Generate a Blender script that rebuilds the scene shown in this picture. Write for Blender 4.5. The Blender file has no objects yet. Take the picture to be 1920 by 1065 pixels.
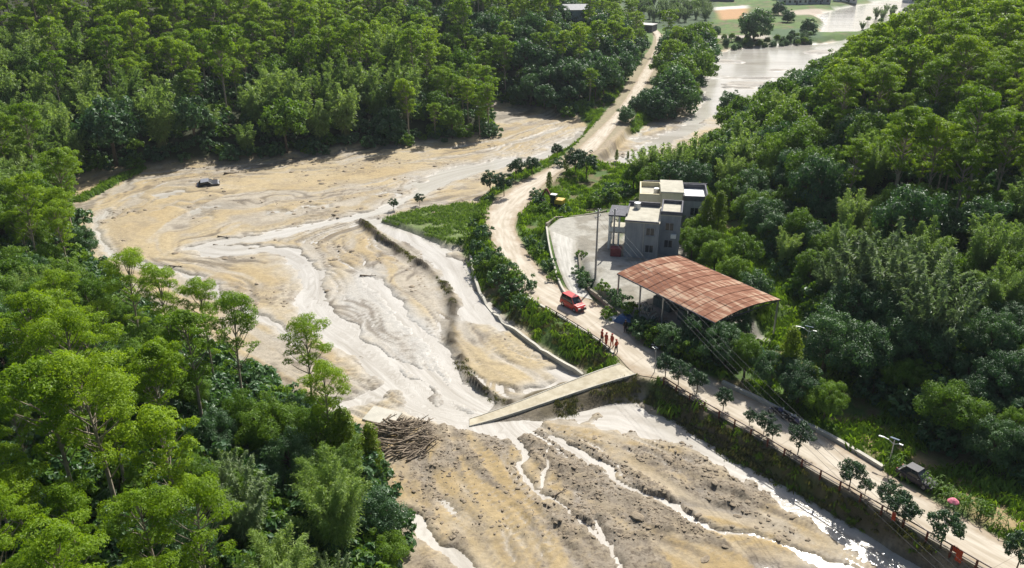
import bpy, bmesh, math, random
import numpy as np
from mathutils import Vector, Matrix, Euler

# ------------------------------------------------------------------ camera, sky, sun, exposure
F, CX, CY, PITCH, CAMH = 1545.0, 960.0, 532.5, math.radians(23.8), 48.0
SUN_AZ, SUN_EL = math.radians(26), math.radians(46)          # azimuth clockwise from +Y
scene = bpy.context.scene
cam_data = bpy.data.cameras.new('camera'); cam = bpy.data.objects.new('camera', cam_data)
scene.collection.objects.link(cam); scene.camera = cam
cam.location = (0, 0, CAMH); cam.rotation_euler = (math.pi / 2 - PITCH, 0, 0)
cam_data.sensor_width = 36; cam_data.lens = 36 * F / 1920
cam_data.clip_start = 0.5; cam_data.clip_end = 8000
world = bpy.data.worlds.new('World'); scene.world = world; world.use_nodes = True
wn = world.node_tree.nodes; wl = world.node_tree.links
sky = wn.new('ShaderNodeTexSky'); sky.sky_type = 'NISHITA'; sky.sun_disc = False
sky.sun_elevation = SUN_EL; sky.sun_rotation = SUN_AZ
sky.air_density = 1.0; sky.dust_density = 3.0; sky.ozone_density = 1.0
wl.new(sky.outputs[0], wn['Background'].inputs[0]); wn['Background'].inputs[1].default_value = 0.078
sun_data = bpy.data.lights.new('sun', 'SUN'); sun = bpy.data.objects.new('sun', sun_data)
scene.collection.objects.link(sun); sun_data.energy = 5.0; sun_data.angle = math.radians(0.6)
sun_data.color = (1.0, 0.965, 0.90)
sdir = Vector((math.sin(SUN_AZ) * math.cos(SUN_EL), math.cos(SUN_AZ) * math.cos(SUN_EL), math.sin(SUN_EL)))
sun.rotation_euler = sdir.to_track_quat('Z', 'Y').to_euler()
scene.view_settings.view_transform = 'Standard'; scene.view_settings.look = 'None'
scene.view_settings.gamma = 1; scene.view_settings.use_curve_mapping = False
scene.view_settings.exposure = 0.47
scene.render.engine = 'CYCLES'
scene.cycles.max_bounces = 4; scene.cycles.diffuse_bounces = 2; scene.cycles.glossy_bounces = 2; scene.cycles.transmission_bounces = 2; scene.cycles.volume_bounces = 0
scene.cycles.transparent_max_bounces = 4

random.seed(7); rng = np.random.default_rng(11)
COL = scene.collection
cT, sT = math.cos(PITCH), math.sin(PITCH)

def W(px, py, z=0.0):
    """the place on the level z that the photograph shows at (px, py)"""
    u = (px - CX) / F; v = (py - CY) / F
    dx, dy, dz = u, cT - v * sT, -sT - v * cT
    t = (z - CAMH) / dz
    return Vector((dx * t, dy * t, z))
def Wl(pts, z=0.0):
    return [W(p[0], p[1], p[2] if len(p) > 2 else z) for p in pts]
def pix(x, y, z):
    d = y * cT - (z - CAMH) * sT
    return CX + F * x / d, CY + F * (-y * sT - (z - CAMH) * cT) / d, d

# ------------------------------------------------------------------ small numeric helpers
def _hash(ix, iy, seed):
    h = (ix.astype(np.int64) * 374761393 + iy.astype(np.int64) * 668265263 + seed * 974711) & 0x7fffffff
    h = ((h ^ (h >> 13)) * 1274126177) & 0x7fffffff
    return ((h ^ (h >> 16)) & 0xffff) / 65535.0
def vnoise(x, y, seed=0):
    x = np.asarray(x, float); y = np.asarray(y, float)
    ix = np.floor(x); iy = np.floor(y); fx = x - ix; fy = y - iy
    fx = fx * fx * fx * (fx * (fx * 6 - 15) + 10); fy = fy * fy * fy * (fy * (fy * 6 - 15) + 10)
    a = _hash(ix, iy, seed); b = _hash(ix + 1, iy, seed); c = _hash(ix, iy + 1, seed); d = _hash(ix + 1, iy + 1, seed)
    return (a + (b - a) * fx) * (1 - fy) + (c + (d - c) * fx) * fy
def fbm(x, y, oct=4, seed=0):
    s = 0; a = 0.5; t = 0
    for i in range(oct):
        s = s + a * vnoise(x, y, seed + i * 17); t += a
        x = np.asarray(x) * 2.03 + 13.7; y = np.asarray(y) * 2.03 + 7.1; a *= 0.5
    return s / t
def sstep(a, b, x):
    t = np.clip((np.asarray(x, float) - a) / (b - a), 0, 1); return t * t * (3 - 2 * t)
def seg_dist(X, Y, pts, closed=False, param=False):
    best = np.full(X.shape, 1e9); par = np.zeros(X.shape); n = len(pts)
    for i in range(n if closed else n - 1):
        ax, ay = pts[i][0], pts[i][1]; bx, by = pts[(i + 1) % n][0], pts[(i + 1) % n][1]
        ex, ey = bx - ax, by - ay; L = ex * ex + ey * ey + 1e-9
        t = np.clip(((X - ax) * ex + (Y - ay) * ey) / L, 0, 1)
        d = (X - ax - t * ex) ** 2 + (Y - ay - t * ey) ** 2
        m = d < best; best = np.where(m, d, best)
        if param: par = np.where(m, i + t, par)
    best = np.sqrt(best)
    return (best, par) if param else best
def inside(X, Y, pts):
    r = np.zeros(X.shape, bool); n = len(pts); j = n - 1
    for i in range(n):
        xi, yi = pts[i][0], pts[i][1]; xj, yj = pts[j][0], pts[j][1]
        c = ((yi > Y) != (yj > Y)) & (X < (xj - xi) * (Y - yi) / (yj - yi + 1e-12) + xi)
        r ^= c; j = i
    return r
def sdist(X, Y, pts):
    d = seg_dist(X, Y, pts, True); return np.where(inside(X, Y, pts), -d, d)
def smooth_line(pts, n=4):
    """Catmull-Rom through pts"""
    P = [np.array(p, float) for p in pts]; out = []
    for i in range(len(P) - 1):
        p0 = P[max(i - 1, 0)]; p1 = P[i]; p2 = P[i + 1]; p3 = P[min(i + 2, len(P) - 1)]
        for k in range(n):
            t = k / n
            out.append(0.5 * (2 * p1 + (p2 - p0) * t + (2 * p0 - 5 * p1 + 4 * p2 - p3) * t * t + (3 * p1 - p0 - 3 * p2 + p3) * t ** 3))
    out.append(P[-1]); return out

# ------------------------------------------------------------------ object helpers
def tag(o, label=None, cat=None, group=None, kind=None):
    if label: o['label'] = label
    if cat: o['category'] = cat
    if group: o['group'] = group
    if kind: o['kind'] = kind
    return o
def empty(name, loc=(0, 0, 0), rz=0.0):
    o = bpy.data.objects.new(name, None); COL.objects.link(o)
    o.location = loc; o.rotation_euler = (0, 0, rz); o.empty_display_size = 0.3
    return o
def fastmesh(name, verts, faces, smooth=False):
    """verts Nx3, faces Mxk (all the same k)"""
    v = np.ascontiguousarray(verts, np.float32); f = np.ascontiguousarray(faces, np.int32)
    me = bpy.data.meshes.new(name); k = f.shape[1]
    me.vertices.add(len(v)); me.vertices.foreach_set('co', v.ravel())
    me.loops.add(f.size); me.loops.foreach_set('vertex_index', f.ravel())
    me.polygons.add(len(f)); me.polygons.foreach_set('loop_start', np.arange(0, f.size, k, dtype=np.int32))
    me.polygons.foreach_set('use_smooth', np.full(len(f), smooth))
    me.update(calc_edges=True); return me
def mobj(name, me, mat=None, parent=None, loc=None, rz=None):
    o = bpy.data.objects.new(name, me); COL.objects.link(o)
    if mat is not None and not me.materials: me.materials.append(mat)
    if parent: o.parent = parent
    if loc is not None: o.location = loc
    if rz is not None: o.rotation_euler = (0, 0, rz)
    return o
class MB:
    def __init__(s): s.v = []; s.f = []
    def add(s, v, f):
        n = len(s.v); s.v += [tuple(p) for p in v]; s.f += [tuple(i + n for i in q) for q in f]; return s
    def box(s, c, size, rz=0.0, ry=0.0, rx=0.0, taper=1.0):
        M = Euler((rx, ry, rz)).to_matrix(); hx, hy, hz = size[0] / 2, size[1] / 2, size[2] / 2; v = []
        for z in (-1, 1):
            k = taper if z > 0 else 1
            for x, y in ((-1, -1), (1, -1), (1, 1), (-1, 1)):
                v.append(Vector(c) + M @ Vector((x * hx * k, y * hy * k, z * hz)))
        return s.add(v, [(0, 3, 2, 1), (4, 5, 6, 7), (0, 1, 5, 4), (1, 2, 6, 5), (2, 3, 7, 6), (3, 0, 4, 7)])
    def beam(s, a, b, w, h=None):
        a = Vector(a); b = Vector(b); h = h or w; d = (b - a).normalized()
        up = Vector((0, 0, 1)) if abs(d.z) < 0.95 else Vector((1, 0, 0))
        r = d.cross(up).normalized(); u = r.cross(d)
        v = [p + r * (x * w / 2) + u * (y * h / 2) for p in (a, b) for x, y in ((-1, -1), (1, -1), (1, 1), (-1, 1))]
        return s.add(v, [(0, 3, 2, 1), (4, 5, 6, 7), (0, 1, 5, 4), (1, 2, 6, 5), (2, 3, 7, 6), (3, 0, 4, 7)])
    def tube(s, pts, r, n=7, cap=True):
        P = [Vector(p) for p in pts]; R = r if hasattr(r, '__len__') else [r] * len(P); rings = []; base = len(s.v); v = []
        for i, p in enumerate(P):
            d = (P[min(i + 1, len(P) - 1)] - P[max(i - 1, 0)]).normalized()
            up = Vector((0, 0, 1)) if abs(d.z) < 0.9 else Vector((1, 0, 0))
            a = d.cross(up).normalized(); b = a.cross(d)
            for k in range(n):
                t = 2 * math.pi * k / n; v.append(p + (a * math.cos(t) + b * math.sin(t)) * R[i])
        f = [(i * n + k, i * n + (k + 1) % n, (i + 1) * n + (k + 1) % n, (i + 1) * n + k) for i in range(len(P) - 1) for k in range(n)]
        if cap: f += [tuple(range(n))[::-1], tuple((len(P) - 1) * n + k for k in range(n))]
        return s.add(v, f)
    def prism(s, poly, z0, z1):
        n = len(poly); v = [(p[0], p[1], z0) for p in poly] + [(p[0], p[1], z1) for p in poly]
        return s.add(v, [tuple(range(n))[::-1], tuple(range(n, 2 * n))] + [(i, (i + 1) % n, n + (i + 1) % n, n + i) for i in range(n)])
    def extrude_y(s, prof, y0, y1):
        """profile of (x, z) points drawn out along y"""
        n = len(prof); v = [(p[0], y0, p[1]) for p in prof] + [(p[0], y1, p[1]) for p in prof]
        return s.add(v, [tuple(range(n)), tuple(range(n, 2 * n))[::-1]] + [((i + 1) % n, i, n + i, n + (i + 1) % n) for i in range(n)])
    def mesh(s, name, smooth=False, bevel=0.0):
        me = bpy.data.meshes.new(name); me.from_pydata(s.v, [], s.f); 
        bm = bmesh.new(); bm.from_mesh(me)
        if bevel: bmesh.ops.bevel(bm, geom=list(bm.edges), offset=bevel, segments=1, affect='EDGES', clamp_overlap=True)
        bmesh.ops.recalc_face_normals(bm, faces=bm.faces); bm.to_mesh(me); bm.free()
        if smooth: me.polygons.foreach_set('use_smooth', [True] * len(me.polygons))
        return me
    def obj(s, name, mat, parent=None, smooth=False, bevel=0.0, loc=None, rz=None):
        return mobj(name, s.mesh(name, smooth, bevel), mat, parent, loc, rz)
def copy_tree(o, parent=None):
    c = o.copy(); COL.objects.link(c); c.parent = parent
    for ch in o.children: copy_tree(ch, c)
    return c

# ------------------------------------------------------------------ materials
def mat(name, col=(.5, .5, .5), rough=.8, metal=0.0, noise=0.0, scale=3.0, bump=0.0, col2=None, spec=None, bscale=None):
    m = bpy.data.materials.new(name); m.use_nodes = True; nt = m.node_tree; b = nt.nodes['Principled BSDF']
    b.inputs['Base Color'].default_value = (*col, 1); b.inputs['Roughness'].default_value = rough; b.inputs['Metallic'].default_value = metal
    if spec is not None: b.inputs['Specular IOR Level'].default_value = spec
    if noise or col2:
        tc = nt.nodes.new('ShaderNodeTexCoord'); n = nt.nodes.new('ShaderNodeTexNoise')
        n.inputs['Scale'].default_value = scale; n.inputs['Detail'].default_value = 6; n.inputs['Roughness'].default_value = .65
        nt.links.new(tc.outputs['Object'], n.inputs['Vector'])
        r = nt.nodes.new('ShaderNodeValToRGB'); r.color_ramp.elements[0].position = .32; r.color_ramp.elements[1].position = .68
        c2 = col2 or tuple(min(1, c * (1 + noise)) for c in col); c1 = col if col2 else tuple(c * (1 - noise) for c in col)
        r.color_ramp.elements[0].color = (*c1, 1); r.color_ramp.elements[1].color = (*c2, 1)
        nt.links.new(n.outputs[0], r.inputs[0]); nt.links.new(r.outputs[0], b.inputs['Base Color'])
        if bump:
            n2 = nt.nodes.new('ShaderNodeTexNoise'); n2.inputs['Scale'].default_value = bscale or scale * 3; n2.inputs['Detail'].default_value = 5
            nt.links.new(tc.outputs['Object'], n2.inputs['Vector'])
            bp = nt.nodes.new('ShaderNodeBump'); bp.inputs['Strength'].default_value = bump; bp.inputs['Distance'].default_value = .1
            nt.links.new(n2.outputs[0], bp.inputs['Height']); nt.links.new(bp.outputs[0], b.inputs['Normal'])
    return m
def leaf_mat(name, colA, colB, trans=.35, tcol=None, gloss=.25):
    """leaves: colour varies from leaf to leaf and tree to tree, some light passes through"""
    m = bpy.data.materials.new(name); m.use_nodes = True; nt = m.node_tree; N = nt.nodes; L = nt.links
    b = N['Principled BSDF']; out = N['Material Output']
    oi = N.new('ShaderNodeObjectInfo'); at = N.new('ShaderNodeAttribute'); at.attribute_name = 'leafrand'
    ad = N.new('ShaderNodeMath'); ad.operation = 'MULTIPLY_ADD'; ad.inputs[1].default_value = .42
    mu = N.new('ShaderNodeMath'); mu.operation = 'MULTIPLY'; mu.inputs[1].default_value = .60
    L.new(oi.outputs['Random'], mu.inputs[0]); L.new(at.outputs['Fac'], ad.inputs[0]); L.new(mu.outputs[0], ad.inputs[2])
    mx = N.new('ShaderNodeMix'); mx.data_type = 'RGBA'; mx.inputs['A'].default_value = (*colA, 1); mx.inputs['B'].default_value = (*colB, 1)
    L.new(ad.outputs[0], mx.inputs['Factor']); L.new(mx.outputs['Result'], b.inputs['Base Color'])
    b.inputs['Roughness'].default_value = .45; b.inputs['Specular IOR Level'].default_value = gloss
    tr = N.new('ShaderNodeBsdfTranslucent'); tm = N.new('ShaderNodeMix'); tm.data_type = 'RGBA'; tm.blend_type = 'MULTIPLY'; tm.inputs['Factor'].default_value = 1
    tm.inputs['B'].default_value = (*(tcol or (1.5, 1.45, .55)), 1)
    L.new(mx.outputs['Result'], tm.inputs['A']); L.new(tm.outputs['Result'], tr.inputs['Color'])
    ms = N.new('ShaderNodeMixShader'); ms.inputs[0].default_value = trans
    L.new(b.outputs[0], ms.inputs[1]); L.new(tr.outputs[0], ms.inputs[2]); L.new(ms.outputs[0], out.inputs['Surface'])
    return m
# ------------------------------------------------------------------ layout of the valley (metres; read off the ground the photograph shows)
ZL = 0.05                                            # mud below the bridge lies lower
MUD1 = Wl([(760, 1200, ZL), (745, 1000, ZL), (715, 920, ZL), (690, 860, ZL)]) + Wl([(640, 830), (560, 760), (440, 700), (300, 620), (220, 540),
    (165, 470), (160, 420), (130, 375), (95, 357), (50, 352), (90, 332), (180, 318), (300, 310), (500, 293), (700, 273), (860, 261), (932, 250),
    (925, 222), (890, 190), (935, 190), (1000, 203), (1085, 222), (1105, 240), (1088, 268), (1045, 292), (1000, 318), (950, 338), (918, 362),
    (896, 385), (880, 440), (868, 475), (898, 545), (960, 612), (1040, 668), (1108, 706)]) + Wl([(1190, 738), (1240, 788), (1330, 846),
    (1430, 903), (1550, 967), (1650, 1017), (1750, 1070), (1850, 1125), (1990, 1200)], ZL)
MUD2 = Wl([(1120, 305), (1140, 280), (1165, 262), (1200, 245), (1240, 212), (1318, 178), (1322, 118), (1345, 96), (1430, 84), (1530, 82), (1600, 74), (1680, 50), (1740, 20), (1790, 20),
    (1740, 70), (1600, 130), (1480, 190), (1370, 245), (1330, 268), (1260, 300), (1190, 322), (1140, 318)])
MUD3 = Wl([(1530, 66), (1545, 45), (1530, 28), (1580, 14), (1640, 4), (1700, -8), (1800, -14), (1800, 8), (1720, 22), (1650, 45), (1600, 64)])
VAL = Wl([(760, 1300, ZL), (745, 1000, ZL), (715, 920, ZL), (690, 860, ZL)]) + Wl([(640, 830), (560, 760), (440, 700), (300, 620), (220, 540),
    (165, 470), (160, 420), (130, 375), (95, 357), (50, 352), (90, 332), (180, 318), (300, 310), (500, 293), (700, 273), (860, 261), (932, 250),
    (925, 222), (890, 190), (935, 190), (1000, 203), (1085, 222), (1140, 205), (1180, 155), (1205, 112), (1200, 80), (1160, 52), (1110, 15), (1070, -40), (1000, -90),
    (2200, -90), (2000, -50), (1860, 0), (1740, 50), (1620, 110), (1500, 175), (1400, 232), (1345, 270), (1310, 330), (1350, 400), (1400, 470), (1480, 560), (1560, 690), (1620, 775),
    (1720, 840), (1830, 895), (1960, 960), (2300, 1130), (2300, 1300)], 1.0)
ROADP = [((2130, 1233), (2200, 1180)), ((1990, 1152), (2060, 1108)), ((1836, 1063), (1905, 1026)), ((1700, 984), (1770, 952)), ((1600, 926), (1671, 893)), ((1500, 868), (1576, 835)),
    ((1442, 832), (1503, 796)), ((1355, 782), (1420, 752)), ((1290, 744), (1352, 720)), ((1236, 711), (1300, 690)), ((1191, 700), (1250, 664)),
    ((1158, 668), (1205, 638)), ((1124, 639), (1172, 607)), ((1063, 600), (1115, 567)), ((1020, 575), (1075, 548)), ((980, 549), (1038, 528)),
    ((952, 515), (1008, 500)), ((934, 480), (986, 470)), ((921, 450), (972, 445)), ((911, 420), (964, 424)), ((914, 398), (970, 406)),
    ((931, 375), (984, 390)), ((964, 351), (1001, 366)), ((1000, 331), (1021, 345)), ((1034, 313), (1050, 322)), ((1062, 294), (1082, 305)), ((1096, 267), (1120, 280)),
    ((1128, 237), (1145, 250)), ((1153, 211), (1167, 224)), ((1180, 174), (1198, 184)), ((1205, 131), (1222, 139)), ((1221, 104), (1238, 110)),
    ((1229, 82), (1243, 85)), ((1226, 63), (1240, 64)), ((1205, 48), (1218, 46)), ((1170, 30), (1182, 28)), ((1140, 8), (1150, 6))]
RZ = 2.0
ROAD_L = smooth_line([W(p[0][0], p[0][1], RZ) for p in ROADP], 5)
ROAD_R = smooth_line([W(p[1][0], p[1][1], RZ) for p in ROADP], 5)
ROAD_C = [(a + b) / 2 for a, b in zip(ROAD_L, ROAD_R)]
ROAD_HW = np.array([np.linalg.norm(a - b) / 2 for a, b in zip(ROAD_L, ROAD_R)])
CONC = Wl([(1024, 428), (1048, 408), (1140, 396), (1160, 394), (1163, 440), (1170, 484), (1240, 492), (1262, 482), (1345, 560), (1300, 606), (1200, 590), (1125, 540), (1092, 500), (1080, 470), (1040, 455)], 3.5)
BUILT = [Wl([(1146, 484), (1280, 496), (1300, 440), (1335, 408), (1325, 372), (1200, 376)], 3.5), Wl([(1157, 513), (1341, 605), (1453, 564), (1266, 476)], 7.2)]
YARD = Wl([(1024, 428), (1048, 408), (1140, 396), (1175, 385), (1200, 360), (1320, 350), (1350, 420), (1400, 500), (1465, 570), (1350, 640), (1250, 600), (1190, 585), (1125, 540), (1092, 500), (1080, 470), (1040, 455)], 3.5)
DRIVE = Wl([(1030, 432, 3.5), (1036, 460, 3.3), (1046, 495, 2.9), (1060, 530, 2.3), (1072, 549, 2.0), (1108, 560, 2.0), (1103, 543, 2.2), (1092, 515, 2.7), (1086, 490, 3.1), (1084, 460, 3.4)])
CROP = Wl([(716, 409), (800, 387), (872, 379), (912, 384), (898, 420), (882, 458), (842, 455), (780, 431)], .6)
MEADOW = Wl([(1045, 330), (1100, 316), (1180, 308), (1195, 352), (1150, 388), (1065, 388), (1034, 368)], 2)
BRIDGE_A, BRIDGE_B = W(915, 783, 0.1), W(1178, 697, 1.9)
BLINE = [W(300, 900), W(640, 800), W(910, 792), W(1178, 704), W(1500, 600)]

def L0(p, z=0.0, n=4): return smooth_line(Wl(p, z), n)
FLOW_UP = [L0(p) for p in (
    [(1100, 200), (900, 255), (700, 274), (500, 294), (300, 312), (180, 330), (140, 420), (190, 520), (320, 600), (450, 680), (560, 750), (650, 805), (760, 815)],
    [(1092, 230), (950, 285), (780, 315), (560, 345), (350, 342), (250, 368), (196, 420), (215, 470), (330, 520), (450, 585), (560, 660), (700, 745), (830, 790)],
    [(1080, 250), (960, 306), (880, 325), (800, 355), (720, 390), (640, 412), (560, 432), (480, 447), (400, 455), (372, 464), (430, 473), (500, 468), (550, 480), (580, 505), (585, 540), (575, 570), (600, 600), (660, 640), (720, 690), (760, 730), (800, 765), (870, 785), (930, 790)],
    [(740, 405), (650, 440), (640, 470), (700, 520), (770, 590), (830, 680), (930, 765)],
    [(760, 412), (790, 440), (860, 490), (885, 560), (955, 632), (1080, 705)])]
FLOW_LO = [L0(p, ZL) for p in (
    [(740, 800), (740, 900), (800, 1000), (850, 1065), (900, 1130)],
    [(850, 795), (900, 880), (1000, 970), (1060, 1065), (1100, 1130)],
    [(930, 795), (985, 850), (1000, 915), (1080, 965), (1130, 1010), (1165, 1065), (1200, 1130)],
    [(1000, 795), (1100, 850), (1160, 895), (1230, 940), (1290, 970), (1350, 990), (1430, 1010), (1500, 1035), (1580, 1065), (1700, 1130)],
    [(1040, 780), (1140, 768), (1200, 785), (1300, 820), (1430, 895), (1580, 985), (1720, 1065), (1850, 1140)])]
# water courses: line, half width in metres, depth
CHAN = [
    (L0([(1090, 250), (1040, 280), (1000, 298), (950, 308), (880, 325), (800, 355), (720, 390), (640, 412), (560, 432), (480, 447), (400, 455), (375, 462)]), 1.5, .45),
    (L0([(960, 300), (920, 308), (860, 322), (800, 345)]), 2.8, .35),
    (L0([(372, 464), (400, 472), (430, 473), (500, 468), (550, 480), (580, 505), (585, 540), (575, 570), (600, 600), (660, 640), (720, 690), (760, 730), (800, 765), (870, 785), (930, 790)]), 1.7, .5),
    (L0([(372, 462), (430, 466), (470, 460)]), 1.3, .4),
    (L0([(200, 395), (180, 430), (215, 480), (300, 500), (420, 550), (500, 600), (560, 640)]), .7, .22),
    (L0([(590, 560), (680, 640), (740, 672), (800, 700), (870, 750), (920, 775)]), .8, .35),
    (L0([(640, 760), (700, 740), (760, 715), (790, 740)]), 1.1, .35),
    (L0([(700, 520), (760, 590), (820, 660), (860, 720), (925, 770)]), .8, .3),
    (L0([(705, 416), (750, 432), (800, 462), (850, 505), (872, 545), (905, 590), (930, 605)]), 2.0, .6),
    (L0([(1030, 690), (1060, 703), (1085, 705), (1040, 722), (990, 735)]), 1.0, .35),
    (L0([(900, 790), (960, 797), (1020, 783), (1080, 767), (1140, 767), (1200, 784), (1260, 798), (1310, 818), (1360, 855), (1430, 897), (1500, 938), (1580, 988), (1660, 1033), (1720, 1068), (1800, 1110)], ZL), 2.1, .55),
    (L0([(1150, 792), (1200, 795), (1250, 800)], ZL), 1.5, .4),
    (L0([(955, 812), (985, 850), (972, 882), (1000, 915), (1030, 935), (1080, 965), (1110, 990), (1140, 1022), (1165, 1068), (1190, 1120)], ZL), .42, .4),
    (L0([(1030, 840), (1026, 880), (1018, 920)], ZL), .25, .3),
    (L0([(1040, 822), (1100, 850), (1150, 880), (1170, 905), (1230, 940), (1290, 970), (1350, 990), (1430, 1010), (1500, 1035), (1560, 1060), (1650, 1110)], ZL), .55, .4),
    (L0([(1120, 970), (1135, 1000), (1130, 1020)], ZL), .25, .3),
    (L0([(770, 962), (810, 1000), (850, 1040), (880, 1080)], ZL), .7, .4),
    (L0([(1150, 320), (1180, 300), (1230, 270), (1290, 240), (1330, 200), (1350, 180), (1340, 150)]), 2.2, .6),
    (L0([(1195, 262), (1240, 258), (1290, 240)]), 1.6, .5)]
RIDGE = L0([(678, 414), (715, 448), (780, 490), (828, 528), (850, 580), (845, 632), (870, 692), (920, 742), (952, 756)])
SHEET = Wl([(610, 560), (650, 505), (700, 495), (762, 560), (835, 620), (850, 690), (925, 755), (930, 790), (850, 785), (780, 745), (700, 665), (640, 605)])
FLOOD = Wl([(1318, 170), (1325, 118), (1350, 98), (1430, 86), (1560, 80), (1640, 60), (1700, 60), (1600, 120), (1480, 180), (1370, 235), (1340, 210)])

def base_level(X, Y):
    up = np.zeros(X.shape, bool)
    poly = [(p[0], p[1]) for p in BLINE] + [(BLINE[-1][0], -200), (BLINE[0][0], -200)]
    d = seg_dist(X, Y, BLINE); lo = inside(X, Y, poly)
    return ZL * np.where(lo, sstep(0, 3.5, d), 0.0), lo
def flow_coord(X, Y, lines):
    D = np.stack([seg_dist(X, Y, l) for l in lines]); o = np.argsort(D, axis=0)
    da = np.take_along_axis(D, o[:1], 0)[0]; db = np.take_along_axis(D, o[1:2], 0)[0]
    return (o[0] * db + o[1] * da) / (da + db + 1e-6)

def terrain(X, Y):
    """height and surface fields on a grid of places"""
    r = {}
    zb, lower = base_level(X, Y)
    m1 = sdist(X, Y, MUD1); m2 = sdist(X, Y, MUD2); m3 = sdist(X, Y, MUD3)
    wob = (fbm(X / 5, Y / 5, 3, 5) - .5) * 2.4
    E = np.minimum(m1, np.minimum(m2, m3)); r['E'] = E + wob * .6
    far = (m2 < m1) | (m3 < m1)
    V = sdist(X, Y, VAL) ; r['V'] = V
    act = (E < 5) & (Y < 330)
    flow = np.zeros(X.shape); a = act & lower; flow[a] = flow_coord(X[a], Y[a], FLOW_LO); a = act & ~lower; flow[a] = flow_coord(X[a], Y[a], FLOW_UP)
    warp = (fbm(X / 9, Y / 9, 3, 21) - .5) * .25
    streak = fbm(flow * 7 + warp * 7, (X - Y) / 40, 4, 31) - .5
    streak2 = fbm(flow * 26 + warp * 20, (X - Y) / 25, 3, 37) - .5
    r['streak'] = streak; r['streak2'] = streak2
    rdg = 1 - np.abs(fbm(flow * 4.2 + warp * 9, (X - Y) / 30, 3, 131) * 2 - 1); scarp = sstep(.90, .985, rdg) * sstep(.35, .6, fbm(X / 10, Y / 10, 2, 137)); r['scarp'] = scarp
    # mud
    big = fbm(X / 14, Y / 14, 3, 41) - .5; mid = fbm(X / 3.2, Y / 3.2, 4, 43) - .5; fine = fbm(X / .9, Y / .9, 3, 47) - .5
    rub = np.where(lower, sstep(.40, .58, fbm(flow * 3.2 + 4, (X - Y) / 16, 4, 53) + (fbm(X / 3, Y / 3, 3, 55) - .5) * .35) * .95 + .05, sstep(.55, .75, fbm(X / 7, Y / 7, 3, 59) + streak * .3) * .35)
    r['rub'] = rub
    h = zb + .12 + .22 * big + np.where(lower, .30, .17) * streak + np.where(lower, .16, .045) * streak2 + np.where(lower, .10, .06) * mid + .03 * fine - .10 * scarp
    braid = 1 - np.abs(fbm(flow * 9 + warp * 16, (X - Y) / 35, 3, 161) * 2 - 1); r['braid'] = sstep(.88, .97, braid) * sstep(.40, .56, fbm(X / 12 + 9, Y / 12, 2, 163))
    h = h - .24 * r['braid']
    lumps = np.clip(fbm(X / 1.3, Y / 1.3, 3, 61) - .5, 0, 1)
    h = h + rub * (.50 * mid + lumps * 1.0 + .20 * fine) * np.where(lower, 1.0, .5)
    sheet = sdist(X, Y, SHEET); sh = 1 - sstep(-2.5, 1.5, sheet + wob); r['sheet'] = sh
    h = h * (1 - .6 * sh) + sh * (zb * .6 - .08 + .10 * streak)
    fl = 1 - sstep(-3, 3, sdist(X, Y, FLOOD) + wob * 2); fl = np.maximum(fl, (m3 < 0) * 1.0)
    bars = sstep(.66, .78, fbm(X / 26, Y / 7, 3, 67))
    h = h * (1 - fl) + fl * (-.45 + .8 * bars + .1 * mid)
    r['flood'] = fl
    wx = X + (fbm(X / 3.5, Y / 3.5, 3, 141) - .5) * 2.2 + (fbm(X / .9, Y / .9, 2, 143) - .5) * .5; wy = Y + (fbm(X / 3.5, Y / 3.5, 3, 147) - .5) * 2.2 + (fbm(X / .9, Y / .9, 2, 149) - .5) * .5
    chd = np.full(X.shape, 9.0); cw = fbm(X / 2.5, Y / 2.5, 3, 71) - .5
    for line, hw, dep in CHAN:
        lx = [p[0] for p in line]; ly = [p[1] for p in line]; b = act & (X > min(lx) - 12) & (X < max(lx) + 12) & (Y > min(ly) - 12) & (Y < max(ly) + 12)
        d = seg_dist(wx[b], wy[b], line); w = hw * (1 + 1.5 * cw[b]) + wob[b] * .12; w = w * np.where(lower[b] & (hw < 1), .70, .80)
        q = d / np.maximum(w, .10)
        k = np.exp(-q ** 4 * .6); h[b] = h[b] - k * (dep + np.maximum(0, h[b] - zb[b]) * .9)
        chd[b] = np.minimum(chd[b], q)
    r['chan'] = chd
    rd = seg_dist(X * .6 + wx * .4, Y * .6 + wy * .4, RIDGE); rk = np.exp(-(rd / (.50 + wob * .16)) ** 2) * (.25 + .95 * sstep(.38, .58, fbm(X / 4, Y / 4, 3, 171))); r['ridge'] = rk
    h = h + rk * (.6 + .9 * mid) - np.exp(-((rd - 1.6) / .8) ** 2) * .12
    ba, bb = (W(880, 785, 0) + W(880, 798, 0)) / 2, (W(1162, 682, 1.98) + W(1193, 701, 1.98)) / 2; bd, bt = seg_dist(X, Y, [ba, bb], False, True)
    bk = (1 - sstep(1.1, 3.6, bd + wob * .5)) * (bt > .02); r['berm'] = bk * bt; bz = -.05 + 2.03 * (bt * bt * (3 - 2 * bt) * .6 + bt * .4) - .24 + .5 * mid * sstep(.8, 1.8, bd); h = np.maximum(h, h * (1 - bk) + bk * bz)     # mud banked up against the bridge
    crop = sdist(X, Y, CROP); ck = 1 - sstep(-1, 1.2, crop); r['crop'] = ck
    h = h * (1 - ck) + ck * (.6 + .06 * np.sin(X * 4.5 + Y * 1.5) + .05 * fine)
    # banks and hills
    bank = sstep(0, 3.6, E + wob * .5)
    h = h * (1 - bank) + bank * (1.9 + .5 * big + .35 * mid * sstep(2, 6, E)) + bank * (1 - bank) * 4 * (.55 * mid + .22 * fine)
    side = sstep(-20, 20, X + .12 * Y * 0)                       # 0 left, 1 right
    farl = sstep(110, 160, Y)
    slope = (1 - side) * (.42 * (1 - farl) + .25 * farl) + side * .37
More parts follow.
